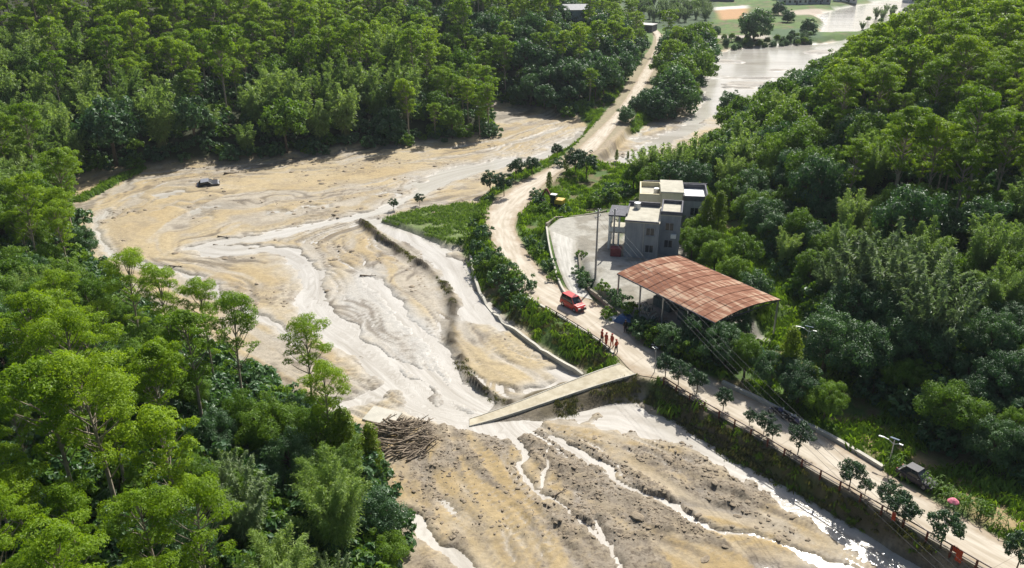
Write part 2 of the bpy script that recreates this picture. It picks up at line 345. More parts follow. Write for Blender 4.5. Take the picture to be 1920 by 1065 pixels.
    amax = (1 - side) * (30 * (1 - farl) + 34 * farl) + side * 42
    dV = np.maximum(V, 0)
    hill = amax * (1 - np.exp(-dV * slope / amax)); hill = hill * (1 + .25 * (fbm(X / 45, Y / 45, 3, 83) - .5))
    far_drop = np.exp(-np.maximum(0, np.hypot(X, Y) - 900) / 500)
    h = h + hill * far_drop + sstep(0, 30, dV) * 1.5 * (fbm(X / 11, Y / 11, 3, 89) - .5)
    yd = sdist(X, Y, YARD); yk = 1 - sstep(-.3, 1.6, yd); r['yard'] = yk
    r['conc'] = 1 - sstep(-.6, .6, sdist(X, Y, CONC) + wob * .35); r['built'] = np.minimum(sdist(X, Y, BUILT[0]), sdist(X, Y, BUILT[1]))
    dr = 1 - sstep(0, 1.5, sdist(X, Y, DRIVE)); r['drive'] = dr
    ya, yb = W(1070, 556, 2).y, W(1050, 440, 3.5).y
    dz = RZ - .03 + 1.45 * sstep(0, 1, (Y - ya) / (yb - ya))
    h = h * (1 - yk) + yk * 3.42
    h = h * (1 - dr) + dr * dz
    q = np.full(X.shape, 9.0); b = (np.abs(E) < 40) & (V < 3) & (Y < 700)
    rd, par = seg_dist(X[b], Y[b], ROAD_C, False, True); q[b] = rd - np.interp(par, np.arange(len(ROAD_HW)), ROAD_HW); r['roadq'] = q
    k = 1 - sstep(.25, 1.6, q); h = h * (1 - k) + k * (RZ - .06)
    r['h'] = h; r['zb'] = zb; r['lower'] = lower; r['mid'] = mid; r['big'] = big; r['fine'] = fine; r['wob'] = wob
    return r

def spaced(stops):
    """coordinates from (value, step) stops with the step changing evenly in between"""
    out = [stops[0][0]]
    while out[-1] < stops[-1][0]:
        v = out[-1]; out.append(v + np.interp(v, [s[0] for s in stops], [s[1] for s in stops]))
    return np.array(out)
XS = spaced([(-2500, 200), (-400, 18), (-150, 3), (-85, .6), (-60, .36), (45, .30), (62, .36), (90, .9), (150, 3), (500, 20), (2600, 200)])
YS = spaced([(-60, 12), (10, 4), (44, .9), (54, .26), (100, .27), (150, .42), (230, .7), (320, 1.4), (600, 7), (1200, 60), (4500, 400)])
GX, GY = np.meshgrid(XS, YS); T = terrain(GX, GY); GZ = T['h']
from bisect import bisect_right
XL, YL = XS.tolist(), YS.tolist()
def _cell(x, y):
    return min(max(bisect_right(XL, x) - 1, 0), len(XL) - 2), min(max(bisect_right(YL, y) - 1, 0), len(YL) - 2)
def ground_z(x, y):
    i, j = _cell(x, y); fx = (x - XL[i]) / (XL[i + 1] - XL[i]); fy = (y - YL[j]) / (YL[j + 1] - YL[j])
    return float((GZ[j, i] * (1 - fx) + GZ[j, i + 1] * fx) * (1 - fy) + (GZ[j + 1, i] * (1 - fx) + GZ[j + 1, i + 1] * fx) * fy)
def field(name, x, y):
    i, j = _cell(x, y); return float(T[name][j, i])
def on_ground(px, py, it=12):
    z = 0.0
    for _ in range(it):
        p = W(px, py, z); z = .5 * z + .5 * ground_z(p.x, p.y)
    p.z = ground_z(p.x, p.y); return p

def build_ground():
    ny, nx = GX.shape
    r = T; mix = lambda a, b, t: a * (1 - t[..., None]) + np.array(b) * t[..., None]
    sand = np.array((.435, .350, .212)); one = np.ones(GX.shape)
    tone = fbm(GX / 11, GY / 11, 4, 101); tone2 = fbm(GX / 2.2, GY / 2.2, 3, 103); tone3 = fbm(GX / 5, GY / 5, 4, 105)
    c = np.broadcast_to(sand, GX.shape + (3,)).copy()
    low = r['lower'] * 1.0
    c = mix(c, (.385, .285, .140), low * sstep(.10, .5, tone))                     # ochre mud below the bridge
    c = mix(c, (.395, .300, .160), (1 - low) * sstep(.48, .8, tone + r['streak'] * .35) * .7)
    silt = np.clip(sstep(-.02, .16, r['streak'] * -1 + (tone3 - .5) * .5) * .8, 0, 1)
    c = mix(c, (.43, .39, .325), silt * (1 - .4 * low))                           # pale grey silt in the streaks
    c = mix(c, (.30, .255, .19), sstep(.52, .68, tone3) * (.35 + .25 * low))       # damp patches
    near = np.exp(-(np.maximum(0, r['chan'] - .9)) ** 2 * .35)
    c = mix(c, (.45, .42, .365), near * (.85 - .35 * low)); c = mix(c, (.46, .445, .41), r['sheet'] * .85)
    line = sstep(.07, .20, r['streak2'] + .25 * r['mid'])
    c = mix(c, (.25, .21, .15), line * (.32 + .3 * low) * (1 - .6 * r['sheet']))   # darker lees between the flow lines
    c = mix(c, (.15, .12, .085), r['scarp'] * .75); c = mix(c, (.42, .38, .315), r['braid'] * .55)
    rb = np.clip(r['rub'], 0, 1); cl = fbm(GX / .8, GY / .8, 3, 109)
    c = mix(c, (.25, .205, .15), np.clip(rb * sstep(.46, .62, cl) * .8, 0, .8))
    c = mix(c, (.13, .105, .075), np.clip(rb * sstep(.58, .70, cl + r['mid'] * .3) * .9, 0, .85))
    c = mix(c, (.40, .36, .31), np.clip(rb * sstep(.56, .70, tone2) * .7, 0, .6))
    c = mix(c, (.26, .22, .165), np.clip(rb * low * .75, 0, .75)); c = mix(c, (.055, .043, .026), np.clip(r['ridge'] ** .5 * 1.3, 0, .93))  # ridge earth dark brown, its shaded side face painted into the colour
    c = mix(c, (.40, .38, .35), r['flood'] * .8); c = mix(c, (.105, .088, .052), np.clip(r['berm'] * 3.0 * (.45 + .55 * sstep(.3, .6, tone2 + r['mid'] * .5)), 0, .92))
    wet = np.clip(sstep(.30, .0, GZ - r['zb'] + .12) , 0, 1)
    c = c * (1 - .18 * (wet * (1 - r['sheet']))[..., None])
    c = c * .93
    # soil and green cover
    grass = np.array((.095, .165, .032)); soil = np.array((.16, .115, .065))
    g = mix(np.broadcast_to(grass, c.shape), soil, sstep(.52, .66, fbm(GX / 4, GY / 4, 4, 107)) * .8)
    g = mix(g, (.065, .115, .025), sstep(.4, .7, tone2))
    k = sstep(-.2, .9, r['E'] + r['wob'] * .2); c = c * (1 - k[..., None]) + g * k[..., None]
    nb_ = low * sstep(-.3, .5, r['E']) * (1 - sstep(3.5, 5.0, r['E'])) * (GX > W(1185, 720, 0).x); c = mix(c, (.095, .080, .048), nb_ * (.95 - .55 * sstep(.42, .62, tone3))); c = mix(c, (.15, .125, .085), nb_ * sstep(.55, .7, tone2) * .7)       # bare brown bank under the road
    forest = sstep(1, 6, r['V']); c = mix(c, (.035, .042, .017), forest)
    c = mix(c, (.15, .20, .07), r['crop']); yk = np.maximum(r['conc'], 1 - sstep(-.5, .8, r['built']))
    yardc = mix(np.broadcast_to(np.array((.36, .345, .30)), c.shape), (.20, .18, .14), sstep(.45, .68, tone2) * .7)
    c = c * (1 - yk[..., None]) + yardc * yk[..., None]
    shoulder = sstep(.55, .1, r['roadq'] + r['wob'] * .15); c = mix(c, (.33, .27, .19), shoulder * .8)
    fields = [((512, 4), (610, 2), (615, 17), (516, 17), (.20, .30, .05)), ((1345, 18), (1400, 14), (1400, 34), (1352, 36), (.42, .25, .12)), ((1330, 14), (1400, 10), (1400, 15), (1335, 19), (.6, .58, .52)),
              ((1160, 0), (1340, 0), (1330, 60), (1200, 50), (.05, .085, .036)), ((1270, 55), (1340, 55), (1350, 70), (1270, 72), (.08, .15, .05)),
              ((1440, 55), (1530, 52), (1545, 70), (1440, 74), (.06, .11, .045)), ((1340, 72), (1440, 72), (1440, 66), (1340, 66), (.4, .36, .3)), ((1460, 22), (1560, 14), (1560, 26), (1470, 28), (.42, .35, .28))]
    for f in fields:
        w_ = Wl(f[:4], 9 if f[0][0] < 700 else 2); c = mix(c, f[4], 1 - sstep(-2, 3, sdist(GX, GY, w_)))
    stream = L0([(1620, 800), (1700, 862), (1760, 895), (1840, 935), (1900, 970), (2000, 1020)], 2)
    sk = np.exp(-(seg_dist(GX, GY, stream) / (2.1 + r['wob'] * .4)) ** 4); c = mix(c, (.40, .29, .16), sk * .85)
    idx = np.arange(ny * nx).reshape(ny, nx)
    faces = np.stack([idx[:-1, :-1], idx[:-1, 1:], idx[1:, 1:], idx[1:, :-1]], -1).reshape(-1, 4)
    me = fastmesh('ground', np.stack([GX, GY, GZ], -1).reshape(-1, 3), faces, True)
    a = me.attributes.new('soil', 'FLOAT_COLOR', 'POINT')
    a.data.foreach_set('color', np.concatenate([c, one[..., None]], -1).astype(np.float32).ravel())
    a = me.attributes.new('stony', 'FLOAT', 'POINT'); a.data.foreach_set('value', np.clip((r['rub'] * .9 + .05 * low) * (r['E'] < .3), 0, 1).astype(np.float32).ravel())
    wetf = np.clip(wet * (r['E'] < .4) + .5 * r['sheet'], 0, 1); a = me.attributes.new('wet', 'FLOAT', 'POINT'); a.data.foreach_set('value', wetf.astype(np.float32).ravel())
    m = bpy.data.materials.new('ground_mud'); m.use_nodes = True; nt = m.node_tree; N = nt.nodes; L = nt.links; b = N['Principled BSDF']
    at = N.new('ShaderNodeAttribute'); at.attribute_name = 'soil'; aw = N.new('ShaderNodeAttribute'); aw.attribute_name = 'wet'
    tc = N.new('ShaderNodeTexCoord'); n1 = N.new('ShaderNodeTexNoise'); n1.inputs['Scale'].default_value = 1.4; n1.inputs['Detail'].default_value = 8; n1.inputs['Roughness'].default_value = .7
    L.new(tc.outputs['Object'], n1.inputs['Vector'])
    mr = N.new('ShaderNodeMapRange'); mr.inputs['From Min'].default_value = .25; mr.inputs['From Max'].default_value = .75; mr.inputs['To Min'].default_value = .72; mr.inputs['To Max'].default_value = 1.22
    L.new(n1.outputs[0], mr.inputs[0])
    mx = N.new('ShaderNodeVectorMath'); mx.operation = 'SCALE'; L.new(at.outputs['Color'], mx.inputs[0]); L.new(mr.outputs[0], mx.inputs['Scale']); 
    sp = N.new('ShaderNodeTexNoise'); sp.inputs['Scale'].default_value = 2.6; sp.inputs['Detail'].default_value = 9; sp.inputs['Roughness'].default_value = .72; L.new(tc.outputs['Object'], sp.inputs['Vector'])
    ast = N.new('ShaderNodeAttribute'); ast.attribute_name = 'stony'; sr = N.new('ShaderNodeMapRange'); sr.inputs['From Min'].default_value = .49; sr.inputs['From Max'].default_value = .60; L.new(sp.outputs[0], sr.inputs[0])
    sm = N.new('ShaderNodeMath'); sm.operation = 'MULTIPLY'; L.new(sr.outputs[0], sm.inputs[0]); L.new(ast.outputs['Fac'], sm.inputs[1])
    dk = N.new('ShaderNodeMix'); dk.data_type = 'RGBA'; L.new(sm.outputs[0], dk.inputs['Factor']); L.new(mx.outputs[0], dk.inputs['A']); dk.inputs['B'].default_value = (.12, .095, .07, 1)     # dark clods
    L.new(dk.outputs['Result'], b.inputs['Base Color'])
    rr = N.new('ShaderNodeMapRange'); rr.inputs['To Min'].default_value = .92; rr.inputs['To Max'].default_value = .48; L.new(aw.outputs['Fac'], rr.inputs[0]); L.new(rr.outputs[0], b.inputs['Roughness'])
    n2 = N.new('ShaderNodeTexNoise'); n2.inputs['Scale'].default_value = 3.5; n2.inputs['Detail'].default_value = 6; L.new(tc.outputs['Object'], n2.inputs['Vector'])
    bp = N.new('ShaderNodeBump'); bp.inputs['Strength'].default_value = .5; bp.inputs['Distance'].default_value = .12; L.new(n2.outputs[0], bp.inputs['Height']); L.new(bp.outputs[0], b.inputs['Normal']); b.inputs['Specular IOR Level'].default_value = .25
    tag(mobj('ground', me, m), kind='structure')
build_ground()

def build_water():
    xs = spaced([(-140, 6), (-90, .7), (60, .7), (90, 6), (420, 20)]); ys = spaced([(30, .7), (120, .7), (200, 2), (900, 30)])
    X, Y = np.meshgrid(xs, ys); zb, _ = base_level(X, Y); ny, nx = X.shape
    idx = np.arange(ny * nx).reshape(ny, nx); faces = np.stack([idx[:-1, :-1], idx[:-1, 1:], idx[1:, 1:], idx[1:, :-1]], -1).reshape(-1, 4)
    me = fastmesh('water', np.stack([X, Y, zb - .13], -1).reshape(-1, 3), faces, True); _, lo = base_level(X, Y); fl = np.where(lo, flow_coord(X, Y, FLOW_LO), flow_coord(X, Y, FLOW_UP))
    at_ = me.attributes.new('flow', 'FLOAT_VECTOR', 'POINT'); at_.data.foreach_set('vector', np.stack([np.where(Y > 190, Y / 9, fl * 8), np.where(Y > 190, X / 30, (X - Y) / 16), np.zeros(X.shape)], -1).astype(np.float32).ravel())
    m = mat('silty_water', (.42, .395, .345), .10, col2=(.53, .505, .455), scale=.35); nt = m.node_tree; b = nt.nodes['Principled BSDF']; b.inputs['IOR'].default_value = 1.36
    tc = nt.nodes.new('ShaderNodeTexCoord'); n = nt.nodes.new('ShaderNodeTexNoise'); n.inputs['Scale'].default_value = 1.6; n.inputs['Detail'].default_value = 6; n.inputs['Roughness'].default_value = .6
    bp = nt.nodes.new('ShaderNodeBump'); bp.inputs['Strength'].default_value = .35; bp.inputs['Distance'].default_value = .10
    nt.links.new(tc.outputs['Object'], n.inputs['Vector']); nt.links.new(n.outputs[0], bp.inputs['Height']); nt.links.new(bp.outputs[0], b.inputs['Normal'])
    af = nt.nodes.new('ShaderNodeAttribute'); af.attribute_name = 'flow'; n3 = nt.nodes.new('ShaderNodeTexNoise'); n3.inputs['Scale'].default_value = 1.0; n3.inputs['Detail'].default_value = 7; n3.inputs['Roughness'].default_value = .65; n3.inputs['Distortion'].default_value = .4
    nt.links.new(af.outputs['Vector'], n3.inputs['Vector']); rp_ = nt.nodes.new('ShaderNodeValToRGB'); rp_.color_ramp.elements[0].position = .33; rp_.color_ramp.elements[0].color = (.37, .34, .29, 1); rp_.color_ramp.elements[1].position = .62; rp_.color_ramp.elements[1].color = (.53, .505, .455, 1)
    nt.links.new(n3.outputs[0], rp_.inputs[0]); nt.links.new(rp_.outputs[0], b.inputs['Base Color'])
    tag(mobj('water', me, m), kind='structure')
build_water()

def strip(name, left, right, z, m, sub=4):
    v = []; n = sub + 1
    for a, b in zip(left, right):
        for k in range(n):
            t = k / sub; p = np.array(a) * (1 - t) + np.array(b) * t
            v.append((p[0], p[1], z if not callable(z) else z(p[0], p[1])))
    f = [(i * n + k, i * n + k + 1, (i + 1) * n + k + 1, (i + 1) * n + k) for i in range(len(left) - 1) for k in range(sub)]
    me = fastmesh(name, np.array(v), np.array(f), True); al = [0.0]
    for p, q in zip(left, left[1:]): al.append(al[-1] + float(np.linalg.norm(np.array(q)[:2] - np.array(p)[:2])))
    at = me.attributes.new('lane', 'FLOAT_VECTOR', 'POINT'); at.data.foreach_set('vector', np.array([(k / sub, s_, 0) for s_ in al for k in range(n)], np.float32).ravel())
    return tag(mobj(name, me, m), kind='structure')
def road_mat(name, dirt, base, pale):
    m = bpy.data.materials.new(name); m.use_nodes = True; nt = m.node_tree; N = nt.nodes; L = nt.links; bs = N['Principled BSDF']; bs.inputs['Roughness'].default_value = .9; bs.inputs['Specular IOR Level'].default_value = .25
    at = N.new('ShaderNodeAttribute'); at.attribute_name = 'lane'; mp = N.new('ShaderNodeMapping'); mp.inputs['Scale'].default_value = (9, .22, 1); L.new(at.outputs['Vector'], mp.inputs[0])
    tc = N.new('ShaderNodeTexCoord'); n1 = N.new('ShaderNodeTexNoise'); n1.inputs['Scale'].default_value = 1.0; n1.inputs['Detail'].default_value = 5; L.new(mp.outputs[0], n1.inputs['Vector'])
    n2 = N.new('ShaderNodeTexNoise'); n2.inputs['Scale'].default_value = .5; n2.inputs['Detail'].default_value = 8; n2.inputs['Roughness'].default_value = .68; L.new(tc.outputs['Object'], n2.inputs['Vector'])
    r1 = N.new('ShaderNodeValToRGB'); r1.color_ramp.elements[0].color = (*base, 1); r1.color_ramp.elements[0].position = .36; r1.color_ramp.elements[1].color = (*pale, 1); r1.color_ramp.elements[1].position = .62; L.new(n1.outputs[0], r1.inputs[0])
    sx = N.new('ShaderNodeSeparateXYZ'); L.new(at.outputs['Vector'], sx.inputs[0])
    def mth(op, *v):
        q = N.new('ShaderNodeMath'); q.operation = op
        for k, w_ in enumerate(v):
            if isinstance(w_, (int, float)): q.inputs[k].default_value = w_
            else: L.new(w_, q.inputs[k])
        return q.outputs[0]
    edge = mth('MULTIPLY', mth('ABSOLUTE', mth('SUBTRACT', sx.outputs[0], .5)), 2.0); e = mth('ADD', mth('MULTIPLY', edge, .55), mth('MULTIPLY', n2.outputs[0], .9))
    mr = N.new('ShaderNodeMapRange'); mr.inputs['From Min'].default_value = .72; mr.inputs['From Max'].default_value = 1.02; L.new(e, mr.inputs[0])
    mx = N.new('ShaderNodeMix'); mx.data_type = 'RGBA'; L.new(mr.outputs[0], mx.inputs['Factor']); L.new(r1.outputs[0], mx.inputs['A']); mx.inputs['B'].default_value = (*dirt, 1)
    jt = mth('LESS_THAN', mth('FRACT', mth('DIVIDE', sx.outputs[1], 5.0)), .012); m2 = N.new('ShaderNodeMix'); m2.data_type = 'RGBA'; L.new(mth('MULTIPLY', jt, .45), m2.inputs['Factor']); L.new(mx.outputs['Result'], m2.inputs['A']); m2.inputs['B'].default_value = (.16, .13, .10, 1)
    L.new(m2.outputs['Result'], bs.inputs['Base Color']); bp = N.new('ShaderNodeBump'); bp.inputs['Strength'].default_value = .3; bp.inputs['Distance'].default_value = .05; L.new(n2.outputs[0], bp.inputs['Height']); L.new(bp.outputs[0], bs.inputs['Normal'])
    return m
m_road = road_mat('road_concrete', (.33, .26, .18), (.40, .345, .265), (.53, .475, .39))
strip('road', ROAD_L, ROAD_R, RZ, m_road)
m_drive = road_mat('drive_concrete', (.30, .28, .23), (.40, .385, .34), (.55, .53, .48))
strip('driveway', smooth_line(Wl([(1030, 432, 3.5), (1036, 460, 3.3), (1046, 495, 2.9), (1060, 530, 2.3), (1074, 552, 2.02)]), 5), smooth_line(Wl([(1082, 450, 3.5), (1085, 478, 3.3), (1090, 510, 2.8), (1100, 540, 2.3), (1112, 562, 2.02)]), 5), lambda x, y: ground_z(x, y) + .07, m_drive)
# ------------------------------------------------------------------ vegetation: meshes
M_BARK = mat('pale_bark', (.30, .25, .19), .9, noise=.35, scale=2)
M_BARKD = mat('dark_bark', (.12, .09, .06), .9, noise=.35, scale=3)
M_EUC = leaf_mat('eucalyptus_leaf', (.098, .200, .012), (.270, .390, .022), .46)
M_BROAD = leaf_mat('broad_leaf', (.038, .100, .040), (.106, .190, .070), .30, (1.3, 1.5, .6), .4)
M_MID = leaf_mat('fresh_leaf', (.066, .150, .020), (.175, .285, .036), .42)
M_BAMB = leaf_mat('bamboo_leaf', (.140, .235, .060), (.310, .410, .135), .44, (1.3, 1.35, .6))
M_BAMBD = leaf_mat('bamboo_grey_leaf', (.13, .19, .09), (.29, .36, .19), .36, (1.2, 1.35, .7))
M_OVAL = leaf_mat('yellow_green_leaf', (.10, .17, .012), (.20, .28, .02), .36)
M_RTREE = leaf_mat('roadside_leaf', (.022, .062, .024), (.055, .115, .040), .22, (1.2, 1.5, .7), .4)
M_GRASS = leaf_mat('grass_blade', (.085, .17, .018), (.18, .29, .035), .38)
M_MAIZE = leaf_mat('maize_leaf', (.085, .165, .03), (.17, .27, .065), .35)
M_BAMBOO_CULM = mat('culm', (.16, .19, .06), .6, noise=.25)

def unit(a): return a / (np.linalg.norm(a, axis=1, keepdims=True) + 1e-9)
def leaf_arrays(P, N, D, l, w, R):
    n = len(P); N = unit(N); D = unit(D - N * np.sum(D * N, 1, keepdims=True)); S = np.cross(N, D)
    l = l[:, None]; w = w[:, None]
    v = np.stack([P - D * l * .5, P + S * w * .5 + N * w * .12, P + D * l * .5, P - S * w * .5 + N * w * .12], 1)
    return v.reshape(-1, 3), np.arange(n * 4).reshape(n, 4), np.repeat(R.random(n), 4)
def leaf_mesh(name, P, N, D, l, w, R, m):
    v, f, r = leaf_arrays(P, N, D, l, w, R); me = fastmesh(name, v, f)
    a = me.attributes.new('leafrand', 'FLOAT', 'POINT'); a.data.foreach_set('value', r.astype(np.float32)); me.materials.append(m); return me
def clump(c, rc, n, R, zmin=-.4, flat=.75, shell=.6):
    z = R.uniform(zmin, 1, n); t = R.uniform(0, 2 * math.pi, n); q = np.sqrt(np.maximum(0, 1 - z * z))
    d = np.stack([q * np.cos(t), q * np.sin(t), z], 1); rad = rc * (shell + (1 - shell) * R.random(n))[:, None] * (1 + .22 * np.sin(3 * t + c[0] * 5)[:, None])
    return np.array(c) + d * rad * np.array((1, 1, flat)), d
def leaf_cloud(name, clumps, per, ls, R, m, zmin=-.4, flat=.75, up=.35, jit=.8, aspect=.5, droop=0.0):
    P = []; N = []
    for c, rc in clumps:
        n = max(20, int(per * rc * rc)); p, d = clump(c, rc, n, R, zmin, flat); P.append(p); N.append(d)
    P = np.concatenate(P); N = np.concatenate(N); n = len(P)
    N = N + np.array((0, 0, up)) + R.normal(0, jit * .6, (n, 3)); D = R.normal(0, 1, (n, 3)) + np.array((0, 0, -droop))
    l = ls * R.uniform(.7, 1.3, n)
    return leaf_mesh(name, P, N, D, l, l * aspect, R, m)

def tree_euc(seed, per, ls):
    R = np.random.default_rng(seed); H = 14.0; lean = R.normal(0, .5, 2); tr = MB()
    pts = [(lean[0] * t * t + .15 * math.sin(3 * t + seed), lean[1] * t * t + .15 * math.cos(4 * t + seed), H * t) for t in np.linspace(0, .97, 8)]
    tr.tube(pts, [.20 - .17 * t for t in np.linspace(0, 1, 8)], 6)
    ax = lambda t: np.array([np.interp(t, np.linspace(0, .97, 8), [p[k] for p in pts]) for k in range(3)])
    cl = []; n = 34
    for k in range(n):
        t = .44 + .54 * ((k + R.random()) / n) ** .85; az = k * 2.4 + R.normal(0, .35)
        prof = math.sin(math.pi * min(1, max(.02, (t - .30) / .76)) ** 1.25) ** .8
        rr = 2.35 * prof * R.uniform(.45, 1.2) if t < .93 else R.uniform(0, .7)
        c = ax(min(t, .97)) + np.array((math.cos(az) * rr, math.sin(az) * rr, .35 * rr + R.uniform(-.2, .2)))
        rc = R.uniform(.42, 1.15) * (1.12 if t > .72 else .8)
        cl.append((c, rc)); a = ax(max(.3, t - .10))
        tr.tube([a, (a + c) / 2 + np.array((0, 0, -.1)), c], [.06, .04, .015], 4, False)
    return tr.mesh('trunk'), leaf_cloud('crown', cl, per, ls, R, M_EUC, -.30, .52, .35, .9, .42, .6)
def tree_airy(seed, per, ls):
    R = np.random.default_rng(seed + 3); H = 14.0; tr = MB(); lean = R.normal(0, .4, 2)
    pts = [(lean[0] * t * t, lean[1] * t * t, H * t) for t in np.linspace(0, .96, 8)]; tr.tube(pts, [.17 - .14 * t for t in np.linspace(0, 1, 8)], 6); cl = []
    ax = lambda t: np.array((lean[0] * t * t, lean[1] * t * t, H * t))
    for k in range(21):
        t = .60 + .39 * ((k + R.random()) / 21) ** .8; az = k * 2.4 + R.normal(0, .4); rr = (2.3 * math.sqrt(max(0, 1 - ((t - .68) / .32) ** 2)) * R.uniform(.55, 1.05)) if t > .68 else 1.7 * R.uniform(.4, 1)
        c = ax(min(t, .97)) + np.array((math.cos(az) * rr, math.sin(az) * rr, .2)); cl.append((c, R.uniform(.62, 1.0) * (1.2 if t > .85 else .9))); a = ax(max(.35, t - .15)); tr.tube([a, (a * .45 + c * .55) + np.array((0, 0, -.15)), c], [.055, .035, .012], 4, False)
    for k in range(5):
        t = R.uniform(.35, .6); az = k * 1.3; c = ax(t) + np.array((math.cos(az), math.sin(az), .3)) * R.uniform(.8, 1.5); cl.append((c, R.uniform(.35, .55))); tr.tube([ax(t - .05), c], [.03, .01], 4, False)
    return tr.mesh('trunk'), leaf_cloud('crown', cl, per, ls, R, M_EUC, -.25, .55, .35, .8, .42, .6)
def tree_broad(seed, per, ls, m, H=8.0, RX=3.1, trunk=.28, cz=.58, nc=46, bark=None, stem=.9):
    R = np.random.default_rng(seed); tr = MB(); tr.tube([(0, 0, -.3), (.05, .05, H * .25), (0, .1, H * .6)], [trunk, trunk * .8, trunk * .4], 7)
    cl = []; C = np.array((0, 0, H * cz)); RZc = H * (1 - cz) * .85
    for k in range(nc):
        z = 1 - (k + .5) / nc * 1.62; az = k * 2.39996 + R.normal(0, .25); q = math.sqrt(max(0, 1 - z * z)); s = R.uniform(.55, 1.12)
        c = C + np.array((q * math.cos(az) * RX * s, q * math.sin(az) * RX * s, z * RZc * s * (1 if z > 0 else stem)))
        rc = R.uniform(.17, .40) * RX * (1.1 - .2 * abs(z)); cl.append((c, rc))
        if k % 4 == 0: tr.tube([(0, 0, H * .28), (C + c) / 2 * np.array((.5, .5, .85)), c], [trunk * .45, trunk * .3, .02], 4, False)
    return tr.mesh('trunk'), leaf_cloud('crown', cl, per / (RX / 3.1) ** 2, ls, R, m, -.55, .85, .25, .75, .55)
def tree_bamboo(seed, per, ls, m, H=10.5, n=30, spread=3.2, plume=.5):
    R = np.random.default_rng(seed); tr = MB(); P = []; N = []; D = []; L = []
    for k in range(n):
        az = k * 2.4 + R.normal(0, .3); b = np.array((math.cos(az), math.sin(az), 0)) * R.uniform(.1, 1.0); h = H * R.uniform(.62, 1.05); sp = spread * R.uniform(.25, 1.0); dro = R.uniform(0, 1.2)
        o = np.array((math.cos(az), math.sin(az), 0.0)); f = lambda t: b + o * sp * t ** 2.3 + np.array((0, 0, h * (t - .10 * dro * t ** 4)))
        tr.tube([f(t) for t in (0, .25, .5, .75, .95)], [.05, .05, .04, .03, .01], 4, False)
        q = int(per); t = R.uniform(.22, 1, q) ** .8; pp = np.array([f(x) for x in t]); wid = (.30 + .75 * np.sin(np.pi * np.clip(t, 0, 1) ** .8))[:, None]
        off = R.normal(0, plume, (q, 3)) * wid * np.array((1, 1, .5)); pp = pp + off
        P.append(pp); N.append(R.normal(0, .6, (q, 3)) + o * .4 + np.array((0, 0, .5))); D.append(off * .6 + o * .4 + np.array((0, 0, -.35)) + R.normal(0, .25, (q, 3)) + np.array((0, 0, .5)) * (t > .9)[:, None]); L.append(ls * R.uniform(.7, 1.4, q))
    P = np.concatenate(P); L = np.concatenate(L)
    return tr.mesh('culms'), leaf_mesh('crown', P, np.concatenate(N), np.concatenate(D), L, L * .24, R, m)
def tree_oval(seed, per, ls, m=None, H=8.0, RX=1.4):
    R = np.random.default_rng(seed); tr = MB(); tr.tube([(0, 0, -.2), (0, 0, H * .5), (.05, 0, H * .92)], [.14, .10, .02], 6); cl = []
    for k in range(34):
        t = .16 + .82 * (k + .5) / 34; r = RX * math.sin(math.pi * min(.98, t) ** .8) ** .7 * R.uniform(.4, .8); az = k * 2.4
        cl.append((np.array((math.cos(az) * r, math.sin(az) * r, H * t)), RX * R.uniform(.36, .55)))
    return tr.mesh('trunk'), leaf_cloud('crown', cl, per, ls, R, m or M_OVAL, -.5, 1.0, .3, .8, .45)

KIND = {}
def two(fn, n, hi, lo, bark, ul=None):
    """n shapes, each fine (near) and coarse (far)"""
    out = []
    for i in range(n):
        a = fn(100 + i * 7, *hi); b = fn(100 + i * 7, *lo); u = fn(100 + i * 7, *ul) if ul and i < 4 else a
        for t, c in ((a, b, u) if u is not a else (a, b)): t.materials.append(bark); t.polygons.foreach_set('use_smooth', [True] * len(t.polygons))
        out.append((a, b, u))
    return out
KIND['euc'] = two(lambda s, p, l: tree_euc(s, p, l), 6, (420, .26), (120, .50), M_BARK, (640, .185))
KIND['broad'] = two(lambda s, p, l: tree_broad(s, p, l, M_BROAD), 4, (260, .29), (90, .52), M_BARKD, (520, .20))
KIND['mid'] = two(lambda s, p, l: tree_broad(s, p, l, M_MID, 8.5, 2.9, .24, .6), 4, (260, .28), (90, .50), M_BARKD, (560, .19))
KIND['bamboo'] = two(lambda s, p, l: tree_bamboo(s, p, l, M_BAMB), 3, (420, .44), (150, .75), M_BAMBOO_CULM, (800, .32))
KIND['bamboog'] = two(lambda s, p, l: tree_bamboo(s, p, l, M_BAMBD, 9.8, 24, 3.4, .30), 3, (330, .50), (130, .80), M_BAMBOO_CULM)
KIND['euca'] = two(lambda s, p, l: tree_airy(s, p, l), 4, (420, .24), (120, .45), M_BARK, (820, .165))
KIND['round'] = two(lambda s, p, l: tree_broad(s, p, l, M_BROAD, 7.0, 3.2, .25, .44, 62, None, 1.15), 3, (240, .30), (90, .52), M_BARKD)
KIND['oval'] = two(lambda s, p, l: tree_oval(s, p, l), 2, (420, .26), (200, .38), M_BARKD)
KIND['rtree'] = two(lambda s, p, l: tree_broad(s, p, l, M_RTREE, 3.1, 1.05, .06, .60, 26), 4, (120, .17), (120, .17), M_BARKD)
KIND['shrub'] = two(lambda s, p, l: tree_broad(s, p, l, M_MID, 1.6, 1.0, .04, .40, 16), 3, (70, .22), (40, .3), M_BARKD)
KIND['shrubd'] = two(lambda s, p, l: tree_broad(s, p, l, M_BROAD, 1.6, 1.0, .04, .40, 16), 3, (70, .22), (40, .3), M_BARKD)
KH = {'euca': 14.0, 'round': 6.6, 'euc': 14.0, 'broad': 7.8, 'mid': 8.3, 'bamboo': 10.5, 'bamboog': 9.5, 'oval': 7.9, 'rtree': 3.0, 'shrub': 1.5, 'shrubd': 1.5}
